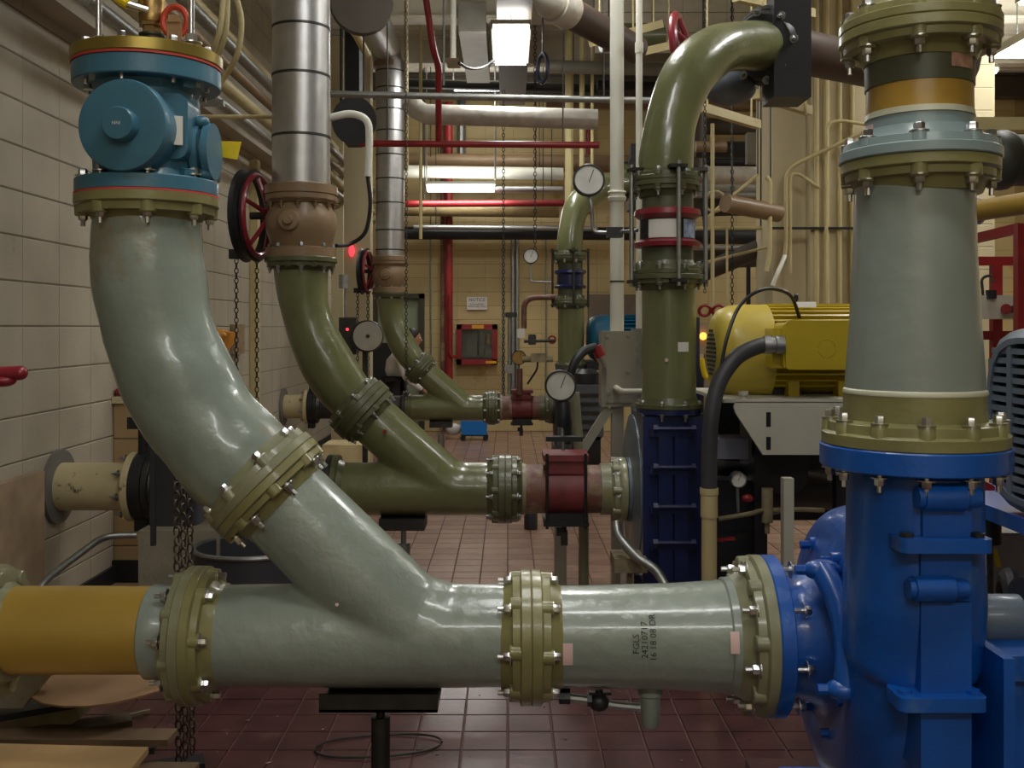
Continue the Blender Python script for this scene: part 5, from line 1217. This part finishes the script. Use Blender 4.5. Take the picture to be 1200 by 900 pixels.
single('lit_pilaster', B().b2((P(403, 0, 11).x, 11.0, 0), (P(434, 0, 11).x, 11.2, 4.9)), M_pier, 'pale pilaster behind the far maroon spoked wheel', 'column')
part('indicator_light', B().ball(P(412, 294, 10.97), .05, (.6, .6, 1.3), 8, 6), M_redl, bpy.data.objects['lit_pilaster'], 'red indicator light')
single('tall_column', B().b2((P(388, 0, 12).x, 12.0, 0), (P(402, 0, 12).x, 12.2, 4.9)), M_pier, 'narrow cream column left of the pale pilaster', 'column')
T = thing('round_meter', 'round grey meter on a dark box between the olive elbows', 'meter', P(430, 395, 8.0))
part('case', B().lathe(P(431, 394, 8.0), -Y_, [(0, .125), (.06, .125), (.07, .115)], 32), M_dksteel, T)
part('face', B().lathe(P(431, 394, 7.93), -Y_, [(0, .113), (.004, .112)], 32), mat('grey_meter_face', C8(150,146,134), .5), T)
part('hub', B().lathe(P(431, 394, 7.925), -Y_, [(0, .015), (.01, .012)], 12), M_dksteel, T)
part('box', B().b2(P(397, 372, 8.02), P(420, 415, 8.15)), M_dksteel, T)
part('post', B().b2((P(425, 0, 8.08).x, 8.06, 0), (P(431, 0, 8.08).x, 8.1, P(0, 400, 8.08).z)), M_dksteel, T)
part('indicator', B().ball(P(407, 386, 8.0), .012, n=8, m=6), M_redl, T, 'red indicator light')
single('clear_filter_bowl', B().cyl(P(403, 322, 8.0), P(403, 338, 8.0), .04).cyl(P(405, 336, 8.05), P(405, 380, 8.05), .012, n=8), M_gsteel, 'small steel filter bowl left of the far chain wheel', 'filter')
# fire hose cabinet
YC = 14.45
T = thing('fire_hose_cabinet', 'red fire hose cabinet with glass door on the yellow wall', 'cabinet', P(559, 427, YC))
b = B()
for a, c in (((535, 380), (583, 386)), ((535, 421), (583, 427)), ((535, 380), (541, 427)), ((577, 380), (583, 427))): b.b2(P(*a, YC), P(*c, YC+.06))
dr = part('door', b, M_red, T)
part('body', B().b2(P(535, 380, YC+.2), P(583, 427, YC+.24)).b2(P(535, 380, YC+.06), P(538, 427, YC+.24)).b2(P(580, 380, YC+.06), P(583, 427, YC+.24)).b2(P(535, 380, YC+.06), P(583, 382, YC+.24)).b2(P(535, 425, YC+.06), P(583, 427, YC+.24)), M_red, T)
part('pane', B().b2(P(541, 386, YC+.02), P(577, 421, YC+.025)), M_glass, dr)
part('back_lining', B().b2(P(538, 382, YC+.18), P(580, 425, YC+.19)), mat('grey_lining', C8(150,155,145), .5), T)
part('hose', B().b2(P(547, 389, YC+.1), P(560, 418, YC+.16)).b2(P(561, 389, YC+.12), P(568, 419, YC+.17)), mat('grey_hose_cloth', C8(128,130,118), .7), T)
part('nozzle', B().cyl(P(573, 392, YC+.1), P(572, 404, YC+.1), .03, n=10), M_brass, T)
for a, c in (((553, 381), (567, 385)), ((569, 423), (582, 426))):
    part('label', B().b2(P(*a, YC-.004), P(*c, YC)), mat('orange_yellow_label', C8(225,165,40), .5), T, 'orange yellow strip')
YS = 14.66
T = thing('wall_sign', 'small white sign with blue heading above the fire hose cabinet', 'sign', P(559, 363, YS))
part('board', B().b2(P(547, 348, YS), P(571, 363, YS+.02)), M_white, T)
wrap_text('NOTICE', .065, mat('blue_ink', C8(50,70,130), .6), T, P(559, 351.5, YS-.003), 'f', 1, 0, rot=0, name='heading')
wrap_text('AUTHORIZED\nPERSONNEL ONLY', .033, M_ink, T, P(559, 358, YS-.003), 'f', 1, 0, rot=0, name='lettering')
# blue mop bucket
T = thing('mop_bucket', 'bright blue wheeled mop bucket on the floor at the far wall', 'bucket', P(556, 513, 13.6))
c = P(556, 503, 13.6)
part('tub', B().add([c+Vector((sx*(.16 if z < 0 else .18), sy*.13, z)) for z in (-.06, .12) for sx, sy in ((-1,-1), (1,-1), (1,1), (-1,1))], [(3,2,1,0), (4,5,6,7), (0,1,5,4), (1,2,6,5), (2,3,7,6), (3,0,4,7)]), M_bluepl, T)
for sx in (-1, 1):
    for sy in (-1, 1): part('wheel', B().lathe(c+Vector((sx*.15, sy*.1-.02, -.105)), Y_, [(0, .035), (.03, .035)], 12), M_blackp, T)
part('chassis', B().b2(c+Vector((-.17, -.12, -.08)), c+Vector((.17, .12, -.05))), M_blackp, T)
single('white_rag', B().ball(P(532, 503, 13.7), .1, (1, .8, .8), 12, 8), M_shirt, 'crumpled white bag beside the blue mop bucket', 'bag')
single('floor_bottle', B().lathe(P(622, 548, 7.6)-Z_*(P(0, 548, 7.6).z), Z_, [(0, .05), (.14, .05), (.17, .03), (.2, .03)], 16), M_blackp, 'small black canister on the floor left of the strainer', 'canister')
# small fittings cluster at centre (in front of far wall, line 3 bypass)
Yq = 10.2
run('bypass_pipe', 'brown inverted U of bypass pipe left of the far riser', M_rust, [(614, 385, Yq), (614, 349, Yq), (650, 348, Yq)], .028, 'pipe', .12)
run('bypass_pipe', 'horizontal bypass pipe with valve left of the far riser', M_dksteel, [(614, 400, Yq), (650, 399, Yq)], .016)
run('bypass_pipe', 'lower horizontal bypass pipe left of the far riser', M_wood, [(612, 421, Yq), (648, 421, Yq)], .03)
run('bypass_pipe', 'vertical bypass pipe above the farthest strainer', M_gsteel, [(597, 370, Yq), (597, 462, Yq)], .02)
run('bypass_pipe', 'red-brown vertical bypass pipe above the farthest strainer', M_rust, [(609, 432, Yq+.1), (609, 462, Yq+.1)], .03)
run('diagonal_tube', 'thin diagonal tube above the farthest strainer', M_blackp, [(618, 450, Yq), (630, 432, Yq), (630, 422, Yq)], .010, 'tube')
for i, (a, c, m, lab) in enumerate((((592, 366), (606, 372), M_dksteel, 'dark clamp on the grey conduits'), ((606, 385), (615, 396), M_white, 'white tag on the bypass pipe'), ((619, 392), (628, 404), M_dksteel, 'dark valve on the bypass pipe'), ((622, 414), (640, 424), M_wood, 'bronze valve on the lower bypass pipe'), ((592, 428), (601, 437), M_gsteel, 'grey valve block left of the yellowish gauge'))):
    p = P(*a, Yq-.05); p2 = P(*c, Yq+.02); single('pipe_clamp' if i == 0 else 'tag' if i == 1 else 'small_valve', B().rbox((p+p2)/2, (p2.x-p.x, .08, p.z-p2.z), .015, 1), m, lab, 'fitting')
single('red_tap_handle', B().torus(P(647, 398, Yq), Y_, .035, .01, 14, 6), M_red, 'small red tap handle left of the far riser', 'handle')
# ---- person
Yp = 12.6
def pp(x, y, dy=0): return P(x, y, Yp)+Y_*dy
def skin_obj(name, verts, edges, radii, m, parent):
    me = bpy.data.meshes.new(name); o = bpy.data.objects.new(name, me); COL.objects.link(o)
    me.from_pydata([v-ORG[parent.name] for v in verts], edges, [])
    sk = o.modifiers.new('s', 'SKIN'); o.modifiers.new('u', 'SUBSURF').levels = 1
    for i, r in enumerate(radii): me.skin_vertices[0].data[i].radius = (r, r) if not isinstance(r, tuple) else r
    me.skin_vertices[0].data[0].use_root = True
    dg = bpy.context.evaluated_depsgraph_get(); m2 = bpy.data.meshes.new_from_object(o.evaluated_get(dg)); o.modifiers.clear(); o.data = m2
    for p in m2.polygons: p.use_smooth = True
    m2.materials.clear(); m2.materials.append(m); o.parent = parent; ORG[o.name] = ORG[parent.name]; return o
hip = pp(462, 446); base = Vector((hip.x, Yp, 0))
PE = thing('person', 'person in white shirt and black trousers bending over behind the far olive elbow', 'person', base)
chest = pp(470, 416); neck = pp(478, 405); head = pp(485, 397)
V_ = [hip, (hip+chest)/2+Vector((-.02, .04, .02)), chest, neck,
      chest+Vector((0, -.19, .0)), chest+Vector((.08, -.22, -.27)), chest+Vector((.28, -.16, -.42)),
      chest+Vector((0, .19, .0)), chest+Vector((.08, .22, -.27)), chest+Vector((.28, .16, -.42))]
skin_obj('shirt', V_[:10], [(0,1),(1,2),(2,3),(2,4),(4,5),(5,6),(2,7),(7,8),(8,9)], [.14,.15,.16,.06,.07,.05,.04,.07,.05,.04], M_shirt, PE)
k1 = [hip+Vector((0, 0, 0)), hip+Vector((0, -.10, -.05)), hip+Vector((.05, -.11, -.42)), Vector((hip.x, Yp-.11, .07)), hip+Vector((0, .10, -.05)), hip+Vector((.05, .11, -.42)), Vector((hip.x, Yp+.11, .07))]
skin_obj('trousers', k1, [(0,1),(1,2),(2,3),(0,4),(4,5),(5,6)], [.14,.095,.07,.05,.095,.07,.05], M_trous, PE)
for s_ in (-1, 1):
    b = B().ball((hip.x+.06, Yp+s_*.11, .045), .045, (2.6, 1, 1)); part('shoe', b, M_blackp, PE)
b = B().ball(head, .10, (.86, .78, 1.12), 20, 14).cyl(neck-Z_*.02, head-Z_*.05, .055, n=14)
b.ball(head+Vector((.088, 0, -.02)), .016, (1.2, .8, 1.2), 8, 6)
for s_ in (-1, 1): b.ball(head+Vector((0, s_*.08, -.01)), .022, (.7, .4, 1.2), 8, 6)
hd_ = part('head', b, M_skin, PE)
part('hair', B().ball(head+Vector((-.022, 0, .035)), .105, (.9, .84, 1.0), 20, 14), M_hair, PE)
for s_ in (-1, 1): part('eye', B().ball(head+Vector((.077, s_*.032, .012)), .010, n=8, m=6), M_white, PE)
part('mouth', B().box(head+Vector((.078, 0, -.055)), (.01, .04, .008)), M_redm, PE)
for s_, i in ((-1, 6), (1, 9)):
    w = V_[i]; vs = [w-Vector((.0, 0, 0)), w+Vector((.05, 0, -.03)), w+Vector((.09, 0, -.05))]; es = [(0, 1), (1, 2)]; rs = [.026, .03, .024]
    for j, (oy, L) in enumerate(((-.028, .055), (-.010, .068), (.010, .064), (.028, .05))):
        n0 = len(vs); vs += [w+Vector((.10, oy, -.055)), w+Vector((.10+L*.6, oy*1.1, -.07)), w+Vector((.10+L, oy*1.15, -.09))]; es += [(2, n0), (n0, n0+1), (n0+1, n0+2)]; rs += [.009, .008, .007]
    n0 = len(vs); vs += [w+Vector((.06, s_*-.04, -.04)), w+Vector((.09, s_*-.055, -.055))]; es += [(1, n0), (n0, n0+1)]; rs += [.010, .008]
    skin_obj('hand', vs, es, rs, M_skin, PE)
single('dark_cabinet', B().b2((P(436, 0, 13.2).x, 13.2, 0), (P(468, 0, 13.2).x, 13.6, P(0, 402, 13.2).z)), M_blackp, 'black cabinet beside the bending person', 'cabinet')
single('tool_cart', B().b2((P(380, 0, 8.8).x, 8.7, 0), (P(428, 0, 8.8).x, 9.1, P(0, 520, 8.8).z)), mat('pale_yellow_carton', C8(214,196,150), .6, var=.2, vscale=8), 'pale carton on the floor seen through the crook of the second wye', 'carton')
# ---- right background: column conduits
YCo = 8.84
for i, (px, r, c) in enumerate(((957, .022, 'first full-height conduit on the cream pier counting from the left'), (968, .03, 'second full-height conduit on the cream pier, thicker'), (984, .02, 'third full-height conduit on the cream pier'), (999, .018, 'fourth full-height conduit on the cream pier, by the pipe stack'))):
    single('pier_conduit', B().cyl(P(px, 380, YCo), P(px, -40, YCo), r, n=10), M_cond, c, 'conduit')
run('bent_conduit', 'conduit rising on the pier then slanting up to the right', M_cond, [(905, 335, 8.7), (921, 300, 8.8), (921, 198, 8.8), (1012, 155, 8.6)], .017, 'conduit', .12)
run('bent_conduit', 'shorter conduit curving beside the slanting one', M_cond, [(926, 320, 8.8), (926, 205, 8.8), (935, 203, 8.8), (960, 220, 8.8)], .014, 'conduit', .1)
run('bent_conduit', 'conduit hooked over at the left of the pier', M_cond, [(898, 207, 8.5), (902, 212, 8.5), (902, 300, 8.5), (898, 318, 8.5)], .020, 'conduit', .1)
run('bent_conduit', 'high conduit arching on the pier face', M_cond, [(968, 330, 8.75), (969, 145, 8.75), (985, 141, 8.75), (1015, 146, 8.75)], .015, 'conduit', .15)
single('conduit_strap', B().b2(P(905, 266, 8.8), P(1012, 269, 8.85)), M_blackp, 'dark strap rail holding the conduits to the pier', 'strap')
# brackets under upper valve
for i, (a, c, w, m, lab) in enumerate((((886, 110, 6.0), (948, 130, 6.5), .05, M_cond, 'beige channel hanging under the big black valve'), ((820, 126, 6.2), (888, 146, 6.8), .05, M_cond, 'beige channel left of the black valve'),
      ((862, -4, 6.0), (952, 16, 6.6), .05, M_cond, 'beige channel above the black valve'), ((692, 50, 6.9), (775, 28, 7.4), .035, M_cond, 'beige bracket arm left of the red handwheel'), ((735, 65, 7.2), (790, 52, 7.5), .03, M_cond, 'lower beige bracket arm left of the red handwheel'))):
    single('support_channel', B().bar(P(*a), P(*c), w, .055), m, lab, 'channel')
    for t_ in (.12, .88):
        h_ = P(*a).lerp(P(*c), t_); part('hanger_rod', B().cyl(h_, Vector((h_.x, h_.y, ZC+.08)), .006, n=6), M_cond, bpy.data.objects['support_channel' + ('.%03d' % i if i else '')])
for px, y0, y1, Y, lab in ((896, 5, 112, 6.0, 'thin rod in front of the black valve'), (944, 100, 135, 6.4, 'short rod right of the black valve')):
    single('threaded_rod', B().cyl(P(px, y1, Y), P(px, y0, Y), .010, n=8), M_cond, lab, 'rod')
run('green_header', 'dark olive pipe crossing behind the white pipes up high', M_old, [(705, 44, 7.9), (775, 44, 8.0)], .11)
# jumble of pipes between riser and pier
J_ = [('brown_cross_pipe', 'brown slanting pipe in the jumble left of the pier', M_brown, [(850, 238, 8.3), (912, 250, 8.6)], .075),
 ('pale_cross_pipe', 'pale horizontal pipe in the jumble at mid height', M_ins, [(815, 205, 11.5), (912, 206, 11.5)], .10),
 ('dark_cross_pipe', 'dark horizontal pipe high in the jumble', M_blackp, [(815, 175, 10.8), (912, 176, 10.8)], .09),
 ('beige_cross_pipe', 'beige short pipe with clamp beside the olive riser', M_brown, [(815, 172, 8.6), (851, 172, 8.6)], .045),
 ('beige_rail', 'thin beige rail crossing low in the jumble', M_cond, [(815, 268, 9.4), (905, 267, 9.4)], .018),
 ('dark_slant_beam', 'dark beam slanting low in the jumble', M_dkbeam, [(822, 320, 9.8), (905, 285, 9.6)], .09),
 ('beige_slant_pipe', 'beige pipe slanting across the jumble', M_cond, [(824, 260, 8.8), (850, 236, 8.8), (888, 205, 8.8)], .014),
 ('thin_slant_pipe', 'second slanting thin pipe in the jumble', M_cond, [(826, 308, 9.2), (905, 288, 9.2)], .014),
 ('grey_rail', 'grey rail behind the jumble of pipes', M_gsteel, [(815, 228, 12), (908, 229, 12)], .04),
 ('black_drop_pipe', 'black vertical pipe left of the hooked conduit', M_blackp, [(877, 312, 9.3), (877, 576, 9.3)], .02),
 ('beige_vertical_rod', 'beige vertical rod right of the olive riser', M_cond, [(835, 145, 8.4), (835, 597, 8.4)], .016),
 ('beige_vertical_rod', 'second thin beige rod right of the olive riser', M_cond, [(852, 262, 8.6), (852, 592, 8.6)], .010),
 ('white_floor_conduit', 'white conduit curving behind the yellow motor', M_wht, [(905, 335, 8.4), (912, 318, 8.4), (920, 300, 8.5)], .018),
 ('grey_upper_rail', 'grey rail under the bulkhead wall', M_duct, [(640, 78, 11), (905, 84, 11)], .07),
 ('brown_upper_rail', 'brown rail under the grey rail on the right of the aisle', M_brown, [(640, 120, 12.6), (905, 124, 12.6)], .08),
 ('black_upper_rail', 'black rail below the bulkhead', M_blackp, [(700, 100, 12), (905, 104, 12)], .06)]
J_ += [('dark_service_pipe', 'uppermost dark service pipe of the stacked rows left of the pier', M_dkbeam, [(812, 148, 12.6), (914, 149, 12.6)], .10),
 ('dark_service_pipe', 'second dark service pipe from the top left of the pier', M_blackp, [(812, 190, 13.0), (914, 189, 13.0)], .07),
 ('dark_service_pipe', 'third service pipe from the top left of the pier, grey', M_duct, [(812, 219, 12.8), (914, 220, 12.8)], .11),
 ('dark_service_pipe', 'thick brown service pipe fourth from the top left of the pier', M_dkbeam, [(812, 243, 13.2), (914, 241, 13.2)], .12),
 ('dark_service_pipe', 'fifth service pipe from the top left of the pier, black', M_blackp, [(812, 276, 13.0), (914, 277, 13.0)], .11),
 ('dark_service_pipe', 'slim steel service pipe sixth from the top left of the pier', M_gsteel, [(812, 290, 12.8), (914, 290, 12.8)], .03),
 ('dark_service_pipe', 'lowest dark service pipe of the rows left of the pier', M_dkbeam, [(812, 304, 13.4), (914, 302, 13.4)], .12)]
for n_, lab, m, pts, r in J_: run(n_, lab, m, pts, r)
single('white_column_box', B().b2(P(876, 155, 10.2), P(892, 193, 10.3)), M_duct, 'pale rectangular plate hanging in the jumble of pipes', 'plate')
single('hand_coil', B().torus(P(838, 236, 8.5), (0, 1, .1), .085, .010, 24, 6), M_cond, 'coiled beige cable loop right of the expansion joint', 'cable')
chain('hanging_chain', 'chain hanging just right of the near expansion joint', [P(826, -140, 5.6), P(826, 345, 5.6)], .026)
chain('hanging_chain', 'thin chain behind the yellow motor', [P(858, -60, 9.2), P(858, 372, 9.2)], .05)
single('control_enclosure', B().b2(P(820, 378, 7.0), P(842, 414, 7.2)).b2((P(828, 0, 7).x, 7.05, 0), (P(834, 0, 7).x, 7.1, P(0, 413, 7).z)), mat('tan_panel_enamel', C8(150,140,120), .5), 'small tan control panel with lamp left of the yellow motor', 'panel')
part('indicator_light', B().ball(P(824, 394, 6.97), .026, n=10, m=6), M_orangel, bpy.data.objects['control_enclosure'], 'glowing orange indicator light')
for i, px in enumerate((826, 842)): single('red_tap_handle', B().torus(P(px, 364, 8.0), (0, 1, .5), .045, .013, 16, 6), M_red, ('left' if i == 0 else 'right')+' red tap wheel above the tan panel', 'handle')
single('blue_beam_post', B().b2((P(812, 0, 5.9).x, 5.9, 0), (P(820, 0, 5.9).x, 5.96, P(0, 372, 5.9).z)), M_navy, 'dark blue post right of the olive riser', 'post')
single('yellow_hose', B().tube(cr([P(822, 420, 6.6), P(826, 440, 6.6), P(836, 465, 6.6), P(838, 655, 6.6)], 5), .018, 8), M_yplas, 'yellow hose dropping below the tan panel', 'hose')
single('far_equipment', B().b2((P(770, 0, 9.0).x, 9.0, 0), (P(850, 0, 9.0).x, 9.5, P(0, 425, 9.0).z)), M_blackp, 'dark equipment cabinet behind the navy pump', 'cabinet')
single('wall_board_panel', B().b2(P(690, 345, 14.5), P(790, 395, 14.69)), mat('grey_brown_panel', C8(110,98,84), .6), 'grey-brown panel on the far wall behind the white riser', 'panel')
single('pale_cabinet', B().b2((P(1010, 0, 8.4).x, 8.3, 0), (P(1030, 0, 8.4).x, 8.7, 1.2)), M_base, 'pale cabinet edge behind the pipe stack', 'cabinet')
